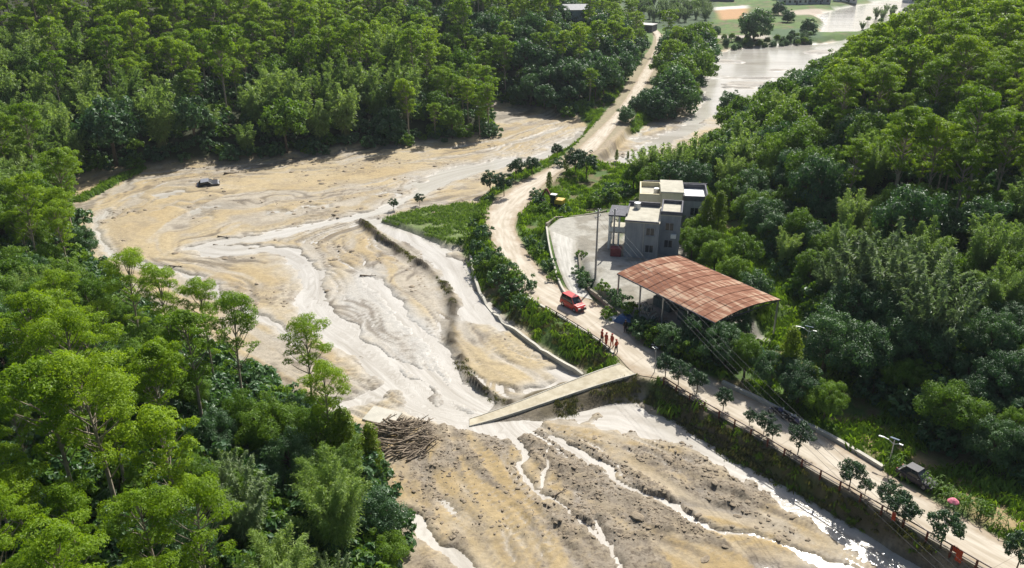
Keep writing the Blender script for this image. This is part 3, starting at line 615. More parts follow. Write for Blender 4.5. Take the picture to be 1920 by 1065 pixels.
KW = {'euca': 3.0, 'round': 3.4, 'euc': 3.0, 'broad': 3.3, 'mid': 3.1, 'bamboo': 3.6, 'bamboog': 3.9, 'oval': 1.4, 'rtree': 1.1, 'shrub': 1.0, 'shrubd': 1.0}
KNAME = {'euca': 'eucalyptus_tree', 'round': 'evergreen_tree', 'euc': 'eucalyptus_tree', 'broad': 'evergreen_tree', 'mid': 'broadleaf_tree', 'bamboo': 'bamboo_clump', 'bamboog': 'bamboo_clump', 'oval': 'columnar_tree', 'rtree': 'roadside_tree', 'shrub': 'shrub', 'shrubd': 'shrub'}
KCAT = {'euca': 'tree', 'round': 'tree', 'euc': 'tree', 'broad': 'tree', 'mid': 'tree', 'bamboo': 'bamboo', 'bamboog': 'bamboo', 'oval': 'tree', 'rtree': 'tree', 'shrub': 'shrub', 'shrubd': 'shrub'}

def plant(kind, loc, s, label, group=None, sz=None, var=None, rz=None, near=None):
    """one tree, with a trunk and a crown of its own"""
    d = pix(loc[0], loc[1], loc[2])[2]; near = d < 150 if near is None else near
    v = KIND[kind][(var if var is not None else random.randrange(99)) % len(KIND[kind])]; v = v[2 if d < 95 else (0 if near else 1)]
    o = empty(KNAME[kind], loc, random.uniform(0, 6.283) if rz is None else rz); o.scale = (s, s, s * (sz or 1))
    mobj('culm' if 'bamboo' in kind else ('stem' if 'shrub' in kind else 'trunk'), v[0], None, o); mobj('crown', v[1], None, o)
    return tag(o, label, KCAT[kind], group)

# ------------------------------------------------------------------ vegetation: where the trees stand
def offset_pts(line, pa, pb, step):
    """evenly spaced places on a road edge with the outward direction"""
    a = W(*pa, RZ); b = W(*pb, RZ); ia = min(range(len(line)), key=lambda i: (line[i][0] - a.x) ** 2 + (line[i][1] - a.y) ** 2); ib = min(range(len(line)), key=lambda i: (line[i][0] - b.x) ** 2 + (line[i][1] - b.y) ** 2)
    ia, ib = sorted((ia, ib)); out = []; acc = 0.0
    for i in range(ia, ib):
        p, q = line[i], line[i + 1]; L = math.hypot(q[0] - p[0], q[1] - p[1]); tx, ty = (q[0] - p[0]) / L, (q[1] - p[1]) / L; c = ROAD_C[i]
        nx, ny = -ty, tx
        if (p[0] - c[0]) * nx + (p[1] - c[1]) * ny < 0: nx, ny = -nx, -ny
        t = step - acc if out else 0.0
        while t <= L: out.append((p[0] + tx * t, p[1] + ty * t, nx, ny)); t += step
        acc = (L - t) % step if False else step - (t - L)
    return out
ORD = ['first', 'second', 'third', 'fourth', 'fifth', 'sixth', 'seventh', 'eighth', 'ninth', 'tenth', 'eleventh', 'twelfth', 'thirteenth', 'fourteenth', 'fifteenth', 'sixteenth', 'seventeenth', 'eighteenth', 'nineteenth', 'twentieth']
CLEAR = [(100, 345), (180, 325), (300, 318), (600, 292), (860, 265), (930, 252), (905, 193), (1000, 208), (1085, 230), (1150, 212), (1205, 132), (1228, 95), (1240, 60), (1248, 100), (1222, 165), (1165, 222), (1160, 245),
    (1240, 210), (1325, 178), (1322, 112), (1400, 84), (1530, 80), (1560, 76), (1555, 30), (1640, 0), (1720, 0), (1640, 60), (1570, 90), (1480, 135), (1350, 200), (1350, 235), (1240, 270), (1195, 300), (1180, 330), (1185, 352), (1215, 340), (1300, 340), (1325, 375),
    (1275, 400), (1268, 475), (1300, 480), (1455, 560), (1345, 606), (1205, 600), (1250, 650), (1310, 672), (1500, 775), (1600, 835), (1700, 900), (1760, 915), (1920, 1010), (1940, 1100), (800, 1100), (772, 1000), (765, 940), (705, 870), (690, 845),
    (640, 790), (600, 760), (500, 715), (430, 655), (300, 615), (220, 550), (150, 480), (165, 410), (150, 372)]
def in_clear(px, py):
    r = False; xj, yj = CLEAR[-1]
    for xi, yi in CLEAR:
        if (yi > py) != (yj > py) and px < (xj - xi) * (py - yi) / (yj - yi) + xi: r = not r
        xj, yj = xi, yi
    return r
PLACED = []
def free(x, y, r):
    return all((x - a) ** 2 + (y - b) ** 2 > (r + c) ** 2 * .25 for a, b, c in PLACED)
def from_top(px, py, h):
    """foot of a tree of height h whose top shows at (px, py)"""
    u = (px - CX) / F; v = (py - CY) / F; d = np.array((u, cT - v * sT, -sT - v * cT)); t = 25.0
    while t < 700:
        p = np.array((0, 0, CAMH)) + d * t; g = ground_z(p[0], p[1])
        if p[2] - g <= h: return Vector((p[0], p[1], g))
        t += .5
    return None

LBL = {}
WOOD = Wl([(1238, 128), (1246, 106), (1322, 106), (1318, 176), (1242, 208), (1205, 226), (1168, 244), (1168, 230), (1205, 186)], 2)
VERGE = []
def zone_of(px, py, x, y):
    if inside(np.array([x]), np.array([y]), WOOD)[0]: return 'w'
    if x < -3 and y < 118 and py > 380: return 'nl'
    if px < 175 and py > 180 and y < 165: return 'ml'
    if x < 60 and px < 1240 and y > 120: return 'fl' if px < 760 else 'fc'
    return 'r'
ZN = {'nl': 'on the near slope at lower left', 'ml': 'on the left slope beside the head of the mud bend', 'fl': 'in the far forest behind the mud bend', 'fc': 'in the forest left of the receding road', 'r': 'on the hillside right of the road', 'w': 'in the wood right of the receding road'}
KL = {'round': 'dense dark tree', 'euc': 'lime eucalyptus', 'broad': 'dark evergreen tree', 'mid': 'mid green tree', 'bamboo': 'pale bamboo clump', 'bamboog': 'grey bamboo clump', 'oval': 'columnar tree'}
def pick(v, *st):
    for lim, w in st:
        if v < lim: return w
    return st[-1][1]
NLM = [(60, 560, 'at the upper left of the near slope'), (200, 570, 'behind the edge row of the near slope'), (330, 690, 'in the middle of the near slope'), (480, 720, 'below the lone airy eucalyptus'), (90, 820, 'below the largest eucalyptus'), (260, 880, 'low on the near slope'), (450, 850, 'in the hollow of the near slope'),
       (600, 850, 'left of the driftwood pile'), (690, 950, 'at the mud edge below the driftwood'), (550, 980, 'near the bottom of the near slope'), (120, 980, 'in the bottom left corner'), (350, 1020, 'at the bottom edge left of centre')]
def place_words(z, px, py):
    """where a forest tree stands, in words one can follow in the picture"""
    if z == 'nl': return min(NLM, key=lambda m: (m[0] - px) ** 2 + (m[1] - py) ** 2)[2]
    if z == 'ml': return pick(py, (270, 'at the left edge above the bend'), (350, 'on the left spur'), (9999, 'at the tip of the left spur'))
    if z == 'w': return pick(py, (90, 'at the back of the road wood'), (9999, 'in front of the road wood'))
    if z == 'fl': return pick(py, (45, 'on the far crest'), (110, 'below the far crest'), (180, 'amid the far forest'), (9999, 'along the far mud edge')) + ' ' + pick(px, (150, 'at left'), (330, 'left of the wreck'), (470, 'above the wreck'), (620, 'right of the wreck'), (9999, 'above the flats'))
    if z == 'fc': return pick(py, (50, 'high'), (120, 'midway'), (9999, 'low')) + ' ' + pick(px, (860, 'on the forest point'), (980, 'behind the sandy inlet'), (1100, 'below the hidden house'), (9999, 'beside the receding road'))
    return pick(py, (60, 'highest'), (130, 'high'), (200, 'upper'), (270, 'midway'), (350, 'lower'), (450, 'above the bamboo'), (600, 'around the bamboo'), (9999, 'in the shade')) + ' on the right hill ' + pick(px, (1400, 'behind the houses'), (1520, 'at its left'), (1640, 'left of middle'), (1780, 'right of middle'), (9999, 'at the edge'))

HERO = [  # top of crown in the photograph, kind, scale, label
    (230, 476, 'euca', .92, 'slender eucalyptus with see-through crown, first against the mud below the left bend'),
    (294, 508, 'euca', .90, 'slender eucalyptus with airy crown, second along the mud edge at left'),
    (371, 530, 'euca', .86, 'small-topped eucalyptus, third along the mud edge at left'),
    (424, 553, 'euca', .95, 'eucalyptus with spreading crown above the mud channel, fourth along the edge'),
    (346, 588, 'euc', .85, 'broad lime eucalyptus just in front of the row along the mud edge'),
    (568, 602, 'euca', .88, 'lone airy eucalyptus standing out against the pale silt'),
    (606, 690, 'euca', .78, 'lower eucalyptus below the lone airy one at the mud edge'),
    (150, 680, 'euc', 1.0, 'largest eucalyptus with bright dome and bare lower trunk at lower left'),
    (68, 672, 'euc', .95, 'big eucalyptus left of the largest one at lower left'),
    (302, 780, 'euc', .8, 'round topped eucalyptus low in the middle of the near slope'),
    (355, 922, 'euc', .8, 'lime eucalyptus near the bottom edge of the near slope'),
    (60, 1012, 'euc', .9, 'eucalyptus cut by the bottom left corner of the picture'),
    (640, 775, 'oval', 1.0, 'bright green columnar tree beside the driftwood pile'), (690, 800, 'oval', .8, 'shorter bright green columnar tree close to the driftwood pile'),
    (595, 760, 'mid', .8, 'fresh green tree between the lone eucalyptus and the driftwood'),
    (1490, 618, 'oval', .95, 'yellow green columnar tree beside the grey lamp pole in the dark trees'), (1528, 690, 'oval', .6, 'small yellow green columnar tree right of the lamp pole'),
    (1330, 368, 'oval', .95, 'yellow green tree behind the right corner of the cream house'), (1352, 362, 'oval', .95, 'second yellow green tree right of the houses'),
    (1292, 388, 'mid', .5, 'leafy tree at the right wall of the grey house'), (1308, 402, 'mid', .55, 'leafy tree in front of the cream house, right of the grey one'), (1288, 425, 'mid', .48, 'low leafy tree against the right wall of the grey house'), (1322, 425, 'mid', .6, 'leafy tree between the houses and the bamboo slope'), (1300, 445, 'mid', .45, 'pale leafy tree behind the ridge of the rusty roof'), (1345, 450, 'mid', .6, 'leafy tree behind the middle of the rusty roof'), (1375, 480, 'mid', .55, 'leafy tree behind the right part of the rusty roof'), (1330, 470, 'mid', .4, 'low leafy tree close behind the rusty roof'), (1420, 510, 'broad', .6, 'dark tree behind the right end of the rusty roof'), (1400, 440, 'mid', .7, 'yellow green tree upslope of the rusty roof'),
    (1620, 432, 'bamboog', 1.25, 'grey green bamboo with feathery tips high on the right hillside, left clump'), (1680, 440, 'bamboog', 1.25, 'grey green bamboo with feathery tips on the right hillside, middle clump'),
    (1745, 455, 'bamboog', 1.25, 'grey green bamboo with feathery tips on the right hillside, right clump'), (1790, 500, 'bamboog', 1.25, 'grey green bamboo arching lowest at the right of its row'), (1650, 470, 'bamboog', .85, 'low grey green bamboo below the row on the right hillside'),
    (1565, 480, 'bamboog', .7, 'small pale bamboo tuft left of the bamboo row on the right hillside'),
    (1800, 725, 'mid', .85, 'lit round tree standing alone low on the right slope'), (1560, 590, 'broad', 1.0, 'grey green spreading tree behind the lamp pole'), (1640, 610, 'broad', .95, 'yellowish topped broad tree right of the lamp pole'),
    (1700, 530, 'broad', 1.0, 'dark broad tree below the right bamboo row'), (1610, 525, 'broad', 1.0, 'dark broad tree below the left bamboo row'), (1740, 580, 'broad', .95, 'dense dark tree on the right slope beneath the bamboo'),
    (1870, 400, 'bamboo', .9, 'pale arching bamboo at the right edge of the picture'), (1900, 480, 'bamboo', .8, 'yellowish arching bamboo at the right edge below the other'),
    (1375, 172, 'round', .95, 'dark round tree at the edge of the flooded field'), (1420, 15, 'round', 1.9, 'large dark round tree beyond the flooded field'),
    (1518, 36, 'round', .95, 'dark tree at the end of the green strip in the flood'), (1480, 18, 'round', .9, 'dark tree between the large round tree and the strip end'), (1462, 4, 'round', 1.0, 'pale round tree behind the large dark one'),
    (1255, 18, 'euc', 1.15, 'tall tree at the tip of the wood right of the receding road'), (1270, 48, 'euc', 1.0, 'tall tree behind the receding road, right of its tip'),
    (1290, 70, 'broad', 1.1, 'dark tree of the wood right of the receding road'), (1255, 75, 'euc', .95, 'lime topped tree right of the receding road'), (1240, 100, 'mid', 1.0, 'tree at the foot of the wood right of the receding road'),
    (1300, 100, 'broad', 1.0, 'dense tree facing the flooded field across the road wood'), (1275, 110, 'broad', 1.1, 'dark tree in the middle of the road wood'),
    (1310, 60, 'mid', .8, 'pale crowned tree of the road wood at the flood side'), (1195, 180, 'round', .62, 'low dark tree close against the receding road'), (1175, 200, 'round', .6, 'low dark tree below the one close against the receding road'), (1215, 165, 'round', .8, 'dark tree at the shaded corner of the receding road'),
    (1245, 140, 'broad', .95, 'dark tree in the shaded foot of the road wood'), (1285, 140, 'broad', .95, 'dark tree in the flood side foot of the road wood'),
    (1205, 280, 'bamboo', .75, 'bright bamboo at the meadow corner, leftmost'), (1235, 265, 'bamboo', .85, 'bright bamboo behind the meadow, second'), (1275, 262, 'bamboo', .9, 'bright bamboo behind the meadow, third'), (1310, 255, 'bamboo', .9, 'bright bamboo behind the meadow, rightmost'),
    (1190, 310, 'mid', .6, 'dark green tree behind the meadow'), (1225, 305, 'mid', .75, 'dark green tree between meadow and cream house'), (1260, 300, 'broad', .85, 'dark tree behind the cream house'), (1300, 300, 'broad', .9, 'dark tree behind the right end of the cream house'),
    (1080, 275, 'rtree', 1.9, 'yellow green young tree beside the road above the meadow'), (1102, 283, 'rtree', 1.9, 'dark green young tree beside the road above the meadow'), (1062, 292, 'oval', .42, 'small yellow green tree at the meadow edge'), (1030, 322, 'oval', .42, 'small yellow green tree between the two road branches'),
    (968, 295, 'rtree', 1.5, 'dark bushy tree on the left verge above the bend'), (998, 292, 'rtree', 1.4, 'dark bushy tree on the left verge, right of the first'), (945, 325, 'rtree', 1.5, 'thin crowned tree on the left verge at the bend'), (918, 322, 'rtree', 1.5, 'ragged tree at the mud side of the left verge'), (1045, 268, 'rtree', 1.2, 'single dark tree where the road leaves the mud'),
    (1157, 282, 'oval', .32, 'small dark tree on the sand right of the road'), (1178, 284, 'oval', .25, 'tiny tree on the sand beside the pale pool'),
    (737, 372, 'rtree', .75, 'tiny tree on the sand left of the crop field'), (786, 364, 'rtree', .8, 'tiny tree at the far side of the crop field'),
    (1310, 590, 'broad', .52, 'grey green bushy tree below the front corner of the rusty roof'), (1390, 590, 'broad', .55, 'grey green bushy tree in front of the right end of the rusty roof'), (1260, 610, 'broad', .5, 'dark bushy tree on the bank below the shed'),   (1225, 600, 'shrubd', 1.6, 'dark shrub on the bank left of the bushy trees'), 
     
]
for i, p in enumerate(offset_pts(ROAD_R, (1250, 662), (1520, 800), 3.4)):
    k = 'broad' if i % 3 else 'mid'; s = .58 + .16 * ((i * 37) % 10) / 10; q = 2.2 + .9 * ((i * 53) % 10) / 10
    x, y = p[0] + p[2] * q, p[1] + p[3] * q; plant(k, (x, y, ground_z(x, y) - .1), s, 'leafy %s tree overhanging the shaded side of the road, %s from the shed' % ('dark' if i % 3 else 'mid green', ORD[i]), 'trees overhanging the shaded side of the road'); PLACED.append((x, y, 2.4))
for px, py, k, s, lab in HERO:
    p = from_top(px, py, KH[k] * s)
    if p is None: continue
    plant(k, (p.x, p.y, p.z - .1), s, lab); PLACED.append((p.x, p.y, KW[k] * s * 1.3))

cands = []
def scatter(n, xr, yr):
    R = np.random.default_rng(5); X = R.uniform(*xr, n); Y = R.uniform(*yr, n); rr = R.random((n, 4)); nb = fbm(X / 22, Y / 22, 2, 201); nb2 = fbm(X / 12, Y / 12, 2, 211)
    V = T['V']; cell = {}
    for i in range(n):
        x, y = X[i], Y[i]; v = field('V', x, y)
        wd = bool(1120 < 9e9 and 20 < x < 90 and 150 < y < 330 and inside(np.array([x]), np.array([y]), WOOD)[0])
        if v < .8 and not wd: continue
        if field('conc', x, y) > .05 or field('built', x, y) < 1.8 or field('roadq', x, y) < 1.5: continue
        z = ground_z(x, y); px, py, d = pix(x, y, z + 8)
        if not (-80 < px < 1990) or py < -30 or py > 1300 or d > 520: continue
        if ((1040 < px < 1105 and 8 < py < 62) or (505 < px < 622 and -6 < py < 26)): continue   # far house, far field
        zn = zone_of(px, py, x, y); k = None; b = nb[i]; q = rr[i, 0]
        if zn == 'w': k = 'round' if q < .35 else ('broad' if q < .6 else 'mid')
        elif zn == 'nl': k = ('euc' if b > .28 else 'mid') if q < .76 else ('broad' if q < .90 else 'bamboo')
        elif zn == 'ml': k = 'mid' if q < .3 else ('bamboo' if q < .82 else 'euc')
        if zn == 'nl' and px > 330 and py > 660: k = 'bamboo' if q < .22 else ('bamboog' if q < .36 else ('broad' if q < .56 else ('mid' if q < .8 else 'euc')))
        if zn in ('w', 'nl', 'ml'): pass
        elif zn == 'fl':
            if v < 9: k = ('round' if q < .3 else 'broad') if q < .55 else ('bamboo' if nb2[i] > .5 else 'mid')
            elif v < 24: k = 'bamboo' if nb2[i] > .46 else ('mid' if q < .6 else 'euc')
            else: k = 'euc' if q < .88 else 'mid'
            if (px < 170 and 60 < py < 230) or (440 < px < 720 and 130 < py < 260): k = 'bamboo' if q < .7 else k
        elif zn == 'fc': k = ('broad' if q < .5 else ('mid' if q < .72 else 'euc')) if not (760 < px < 960 and py > 60) else ('euc' if q < .6 else 'mid')
        else:
            if px > 1560 and py < 330 and b > .3 : k = 'euc' if q < .8 else 'mid'
            elif py < 480: k = 'mid' if q < .5 else ('broad' if q < .85 else 'bamboo')
            else: k = 'broad' if q < .65 else 'mid'
        s = .66 + .56 * rr[i, 1]
        if zn == 'nl' : s *= .74
        if zn == 'r' and py > 480: s *= .72
        if zn == 'r' and v < 8: s *= .75
        if zn == 'w': s *= 1.45
        if zn in ('fl', 'fc'): s *= .82 + .42 * rr[i, 3]
        if zn == 'fl' and v < 12: s *= 1.25
        h = KH[k] * s; r = KW[k] * s * {'nl': 1.22, 'ml': 1.15, 'fl': 1.4, 'fc': 1.4, 'r': 1.2, 'w': 1.0}[zn]
        t = pix(x, y, z + h); m_ = pix(x, y, z + h * .6)
        if in_clear(t[0], t[1]) or in_clear(t[0] - F * KW[k] * s * .6 / d, t[1] + 8) or in_clear(t[0] + F * KW[k] * s * .6 / d, t[1] + 8) or in_clear(m_[0], m_[1]): continue
        ci, cj = int(x // 6), int(y // 6)
        if any((x - a) ** 2 + (y - c) ** 2 < ((r + e) * .5) ** 2 for di in (-1, 0, 1) for dj in (-1, 0, 1) for a, c, e in cell.get((ci + di, cj + dj), ())): continue
        if not free(x, y, r * .8): continue
        cell.setdefault((ci, cj), []).append((x, y, r)); cands.append((d, k, x, y, z, s, zn, rr[i, 2], rr[i, 3]))
scatter(40000, (-190, 190), (22, 470))
cands.sort(key=lambda c: c[0] / (c[5] * KH[c[1]]))
ORD = ['first', 'second', 'third', 'fourth', 'fifth', 'sixth', 'seventh', 'eighth', 'ninth', 'tenth', 'eleventh', 'twelfth', 'thirteenth', 'fourteenth', 'fifteenth', 'sixteenth', 'seventeenth', 'eighteenth', 'nineteenth', 'twentieth']
count = {}; rest = []; bunch = {}
for d, k, x, y, z, s, zn, a, b in cands:
    nm = KNAME[k]; count[nm] = count.get(nm, 0) + 1
    if count[nm] > {'broadleaf_tree': 215, 'evergreen_tree': 190, 'bamboo_clump': 230}.get(nm, 270): rest.append((k, x, y, z, s, a)); continue
    px, py, _ = pix(x, y, z + KH[k] * s); bunch.setdefault((k, zn, place_words(zn, px, py)), []).append((px, x, y, z, s, a, b))
for (k, zn, pw), L_ in bunch.items():
    L_.sort()
    for i, (px, x, y, z, s, a, b) in enumerate(L_):
        lab = KL[k] + ' ' + pw + ('' if len(L_) == 1 else (', ' + ORD[i] + ' from left' if i < 20 else (', ' + ORD[len(L_) - 1 - i] + ' from right' if len(L_) - 1 - i < 20 else ', inner one')))
        plant(k, (x, y, z - .15), s, lab, KNAME[k].replace('_', ' ') + 's ' + ZN[zn], .9 + .25 * b, int(a * 97), a * 40)
print('TREES', count, 'rest', len(rest))

def grove(poly, z, n, kinds, s0, s1, gap, words, group, seed):
    R = np.random.default_rng(seed); P_ = Wl(poly, z); xs = [p[0] for p in P_]; ys = [p[1] for p in P_]; out = []
    for _ in range(n * 40):
        x, y = R.uniform(min(xs), max(xs)), R.uniform(min(ys), max(ys))
        if not inside(np.array([x]), np.array([y]), P_)[0] or any((x - q[1]) ** 2 + (y - q[2]) ** 2 < gap * gap for q in out): continue
        if field('roadq', x, y) < 1.5: continue
        k = kinds[int(R.integers(0, len(kinds)))]; out.append((pix(x, y, z)[0], x, y, k, R.uniform(s0, s1)))
        if len(out) >= n: break
    out.sort()
    for i, (px, x, y, k, s) in enumerate(out): plant(k, (x, y, ground_z(x, y) - .2), s, '%s %s, %s from left' % (KL[k], words, ORD[i] if i < 20 else 'past twentieth'), group, None, i, None, False)
grove([(1165, 14), (1330, 18), (1325, 44), (1190, 44)], 2, 36, ['bamboog', 'mid', 'bamboog'], .6, 1.0, 4.6, 'in the far grove beyond the road', 'trees of the far grove beyond the road', 1)
grove([(1262, 58), (1345, 56), (1350, 66), (1262, 70)], 2, 18, ['mid', 'round'], .35, .5, 2.8, 'along the far green field', 'trees along the far green field', 2)
grove([(1350, 80), (1440, 74), (1530, 70), (1530, 76), (1440, 81), (1350, 88)], 1.5, 30, ['round', 'round', 'mid'], .30, .48, 2.3, 'in the hedge along the flood', 'trees in the hedge along the flood', 3)
grove([(1560, 6), (1640, -8), (1600, -20), (1400, -6), (1420, 4)], 2, 10, ['mid', 'round'], .5, .8, 9, 'around the far houses', 'trees around the far houses', 4)
grove([(1590, 46), (1660, 20), (1720, 8), (1700, 40), (1640, 70)], 1.0, 12, ['mid', 'bamboog'], .4, .7, 7, 'at the far foot of the right hill', 'trees at the far foot of the right hill', 5)
# ------------------------------------------------------------------ stuff: instances on points
def instancer(name, meshes, pts, rot, scl, idx, label, cat):
    pc = bpy.data.collections.new(name + '_shapes')
    for i, me in enumerate(meshes):
        o = bpy.data.objects.new('%s_shape_%02d' % (name, i), me); pc.objects.link(o)
    me = bpy.data.meshes.new(name); me.vertices.add(len(pts)); me.vertices.foreach_set('co', np.asarray(pts, np.float32).ravel())
    for nm, ty, dat in (('irot', 'FLOAT', rot), ('iscl', 'FLOAT', scl)):
        me.attributes.new(nm, ty, 'POINT').data.foreach_set('value', np.asarray(dat, np.float32))
    me.attributes.new('iidx', 'INT', 'POINT').data.foreach_set('value', np.asarray(idx, np.int32))
    o = mobj(name, me); ng = bpy.data.node_groups.new(name, 'GeometryNodeTree')
    ng.interface.new_socket('Geometry', in_out='INPUT', socket_type='NodeSocketGeometry'); ng.interface.new_socket('Geometry', in_out='OUTPUT', socket_type='NodeSocketGeometry')
    N = ng.nodes; L = ng.links; gi = N.new('NodeGroupInput'); go = N.new('NodeGroupOutput'); ip = N.new('GeometryNodeInstanceOnPoints'); ci = N.new('GeometryNodeCollectionInfo')
    ci.inputs['Collection'].default_value = pc; ci.inputs['Separate Children'].default_value = True; ci.inputs['Reset Children'].default_value = True
    def attr(nm, ty):
        n = N.new('GeometryNodeInputNamedAttribute'); n.data_type = ty; n.inputs['Name'].default_value = nm; return n.outputs['Attribute']
    cx = N.new('ShaderNodeCombineXYZ'); L.new(attr('irot', 'FLOAT'), cx.inputs['Z']); ip.inputs['Pick Instance'].default_value = True
    L.new(gi.outputs[0], ip.inputs['Points']); L.new(ci.outputs[0], ip.inputs['Instance']); L.new(attr('iidx', 'INT'), ip.inputs['Instance Index']); L.new(cx.outputs[0], ip.inputs['Rotation']); L.new(attr('iscl', 'FLOAT'), ip.inputs['Scale'])
    L.new(ip.outputs[0], go.inputs[0]); md = o.modifiers.new('scatter', 'NODES'); md.node_group = ng
    return tag(o, label, cat, kind='stuff')
def joined(t, c, name):
    """trunk and crown in one mesh, for far stands only"""
    bm = bmesh.new(); bm.from_mesh(c); n = len(bm.faces); bm.from_mesh(t); bm.faces.ensure_lookup_table()
    for f in bm.faces[n:]: f.material_index = 1
    me = bpy.data.meshes.new(name); bm.to_mesh(me); bm.free(); me.materials.append(c.materials[0]); me.materials.append(t.materials[0]); return me
if rest:
    ks = sorted(set(r[0] for r in rest)); base = {}; ms = []
    for k in ks:
        base[k] = len(ms); ms += [joined(v[1][0], v[1][1], 'far_' + k) for v in KIND[k]]
    instancer('far_forest', ms, [(r[1], r[2], r[3] - .15) for r in rest], [r[5] * 6.28 for r in rest], [r[4] for r in rest], [base[r[0]] + int(r[5] * 97) % len(KIND[r[0]]) for r in rest], 'far wooded hillsides where single trees merge into one green mass', 'forest')
# ------------------------------------------------------------------ bridge, kerbs, railings, walls
M_CONC = mat('weathered_concrete', (.42, .40, .34), .9, col2=(.55, .52, .44), scale=.9, bump=.2)
M_DECK = mat('bridge_concrete', (.36, .31, .21), .9, col2=(.56, .51, .39), scale=.8, bump=.25)
M_CONCD = mat('dark_concrete', (.17, .15, .12), .95, col2=(.30, .27, .21), scale=1.2, bump=.3)
M_RAIL = mat('brown_railing_paint', (.10, .055, .035), .55, noise=.3, scale=4)
M_RPOST = mat('red_post_paint', (.17, .05, .032), .6, noise=.35, scale=4)
M_WHITE = mat('white_paint', (.75, .75, .72), .5, noise=.06)
M_STEEL = mat('galvanised_steel', (.45, .46, .47), .45, .6, noise=.15)
M_BLACK = mat('black_rubber', (.02, .02, .022), .8, noise=.2)
M_GLASS = mat('dark_glass', (.02, .028, .035), .08, noise=.15)

def deck():
    au, al, bu, bl = W(880, 785, .0), W(880, 798, .0), W(1162, 682, 1.98), W(1193, 701, 1.98)
    root = empty('bridge', (au + bl) / 2); n = 14; rows = []
    for i in range(n + 1):
        t = i / n; s = t * t * (3 - 2 * t) * .6 + t * .4; p = au.lerp(bu, t); q = al.lerp(bl, t); p.z = q.z = -.05 + 2.03 * s; rows.append((p, q))
    def slab(z0, z1, f0, f1):
        v = []; f = []
        for p, q in rows:
            a = p.lerp(q, f0); b = p.lerp(q, f1); v += [a + Vector((0, 0, z1)), b + Vector((0, 0, z1)), b + Vector((0, 0, z0)), a + Vector((0, 0, z0))]
        for i in range(n):
            for k in range(4): f.append((i * 4 + k, i * 4 + (k + 1) % 4, i * 4 + 4 + (k + 1) % 4, i * 4 + 4 + k))
        f += [(0, 1, 2, 3), (n * 4 + 3, n * 4 + 2, n * 4 + 1, n * 4)]
        v = [p - root.location for p in v]; return MB().add(v, f)
    slab(-.22, 0, 0, 1).obj('deck', M_DECK, root)
    slab(-.24, .05, -.03, .02).obj('edge_beam', M_CONC, root); slab(-.24, .05, .98, 1.03).obj('edge_beam', M_CONC, root)
    for t in (.45, .68, .9):
        p = au.lerp(bu, t); q = al.lerp(bl, t); c = (p + q) / 2; w = (q - p).length; zt = -.05 + 2.03 * (t * t * (3 - 2 * t) * .6 + t * .4) - .30
        MB().box(Vector((c.x, c.y, (zt - 1.6) / 2)) - root.location, (.5, w * .92, zt + 1.6), math.atan2(q.y - p.y, q.x - p.x) + math.pi / 2).obj('pier', M_CONCD, root)
    tag(root, 'pale concrete slab bridge whose far end sinks into the mud', 'bridge')
deck()

def resample(pts, step):
    P = [Vector((p[0], p[1], p[2] if len(p) > 2 else 0)) for p in pts]; out = [P[0]]; acc = 0.0
    for a, b in zip(P, P[1:]):
        L = (b - a).length; t = step - acc
        while t <= L: out.append(a.lerp(b, t / L)); t += step
        acc = (acc + L) % step if L else acc
    return out
def offset_line(pts, d):
    out = []
    for i, p in enumerate(pts):
        a = pts[max(0, i - 1)]; b = pts[min(len(pts) - 1, i + 1)]; t = Vector((b[0] - a[0], b[1] - a[1], 0)).normalized()
        out.append(Vector((p[0], p[1], p[2])) + Vector((-t.y, t.x, 0)) * d)
    return out
def ribbon(pts, w, z0, z1, follow=False):
    """a low wall with a square top along pts; heights above the ground, or absolute"""
    b = MB(); L = offset_line(pts, w / 2); R = offset_line(pts, -w / 2); v = []; n = len(pts)
    for a, c, p in zip(L, R, pts):
        g = ground_z(p[0], p[1]) if follow else 0.0
        v += [(a.x, a.y, g + z1), (c.x, c.y, g + z1), (c.x, c.y, g + z0), (a.x, a.y, g + z0)]
    f = [(i * 4 + k, i * 4 + (k + 1) % 4, i * 4 + 4 + (k + 1) % 4, i * 4 + 4 + k) for i in range(n - 1) for k in range(4)] + [(0, 1, 2, 3), (n * 4 - 1, n * 4 - 2, n * 4 - 3, n * 4 - 4)]
    return b.add(v, f)
def road_slice(pa, pb, side='L', off=0.0):
    """run of the road edge between two places of the photograph"""
    ln = ROAD_L if side == 'L' else ROAD_R; a = W(pa[0], pa[1], RZ); b = W(pb[0], pb[1], RZ)
    ia = min(range(len(ln)), key=lambda i: (ln[i][0] - a.x) ** 2 + (ln[i][1] - a.y) ** 2); ib = min(range(len(ln)), key=lambda i: (ln[i][0] - b.x) ** 2 + (ln[i][1] - b.y) ** 2)
    s = ln[min(ia, ib):max(ia, ib) + 1]; return offset_line([Vector(p) for p in s], off)
def railing(line, label, post_mat, h=.85, step=2.0):
    pts = resample(line, step); root = empty('road_railing', (pts[0].x, pts[0].y, RZ)); o = root.location
    for i, z in enumerate((h, h * .5)):
        MB().tube([Vector((p.x, p.y, RZ + z)) - o for p in pts], .06 if i == 0 else .04, 6).obj('rail', M_RAIL, root)
    pm = MB().box((0, 0, h / 2 - .2), (.13, .13, h + .4)).mesh('post')
    for p in pts: mobj('post', pm, post_mat, root, (p.x - o.x, p.y - o.y, 0))
    tag(root, label, 'railing')
side = road_slice((1240, 712), (1990, 1152), 'L')
tag(ribbon(offset_line(side, .12), .34, .9, RZ + .16).obj('road_kerb', M_CONCD), 'dark concrete kerb along the mud side of the near road', 'kerb')  # kerb coloured dark to carry the shadow line below the road edge
railing(offset_line(side, .42), 'brown railing with red posts along the mud side of the near road', M_RPOST)
side = road_slice((955, 520), (1151, 660), 'L')
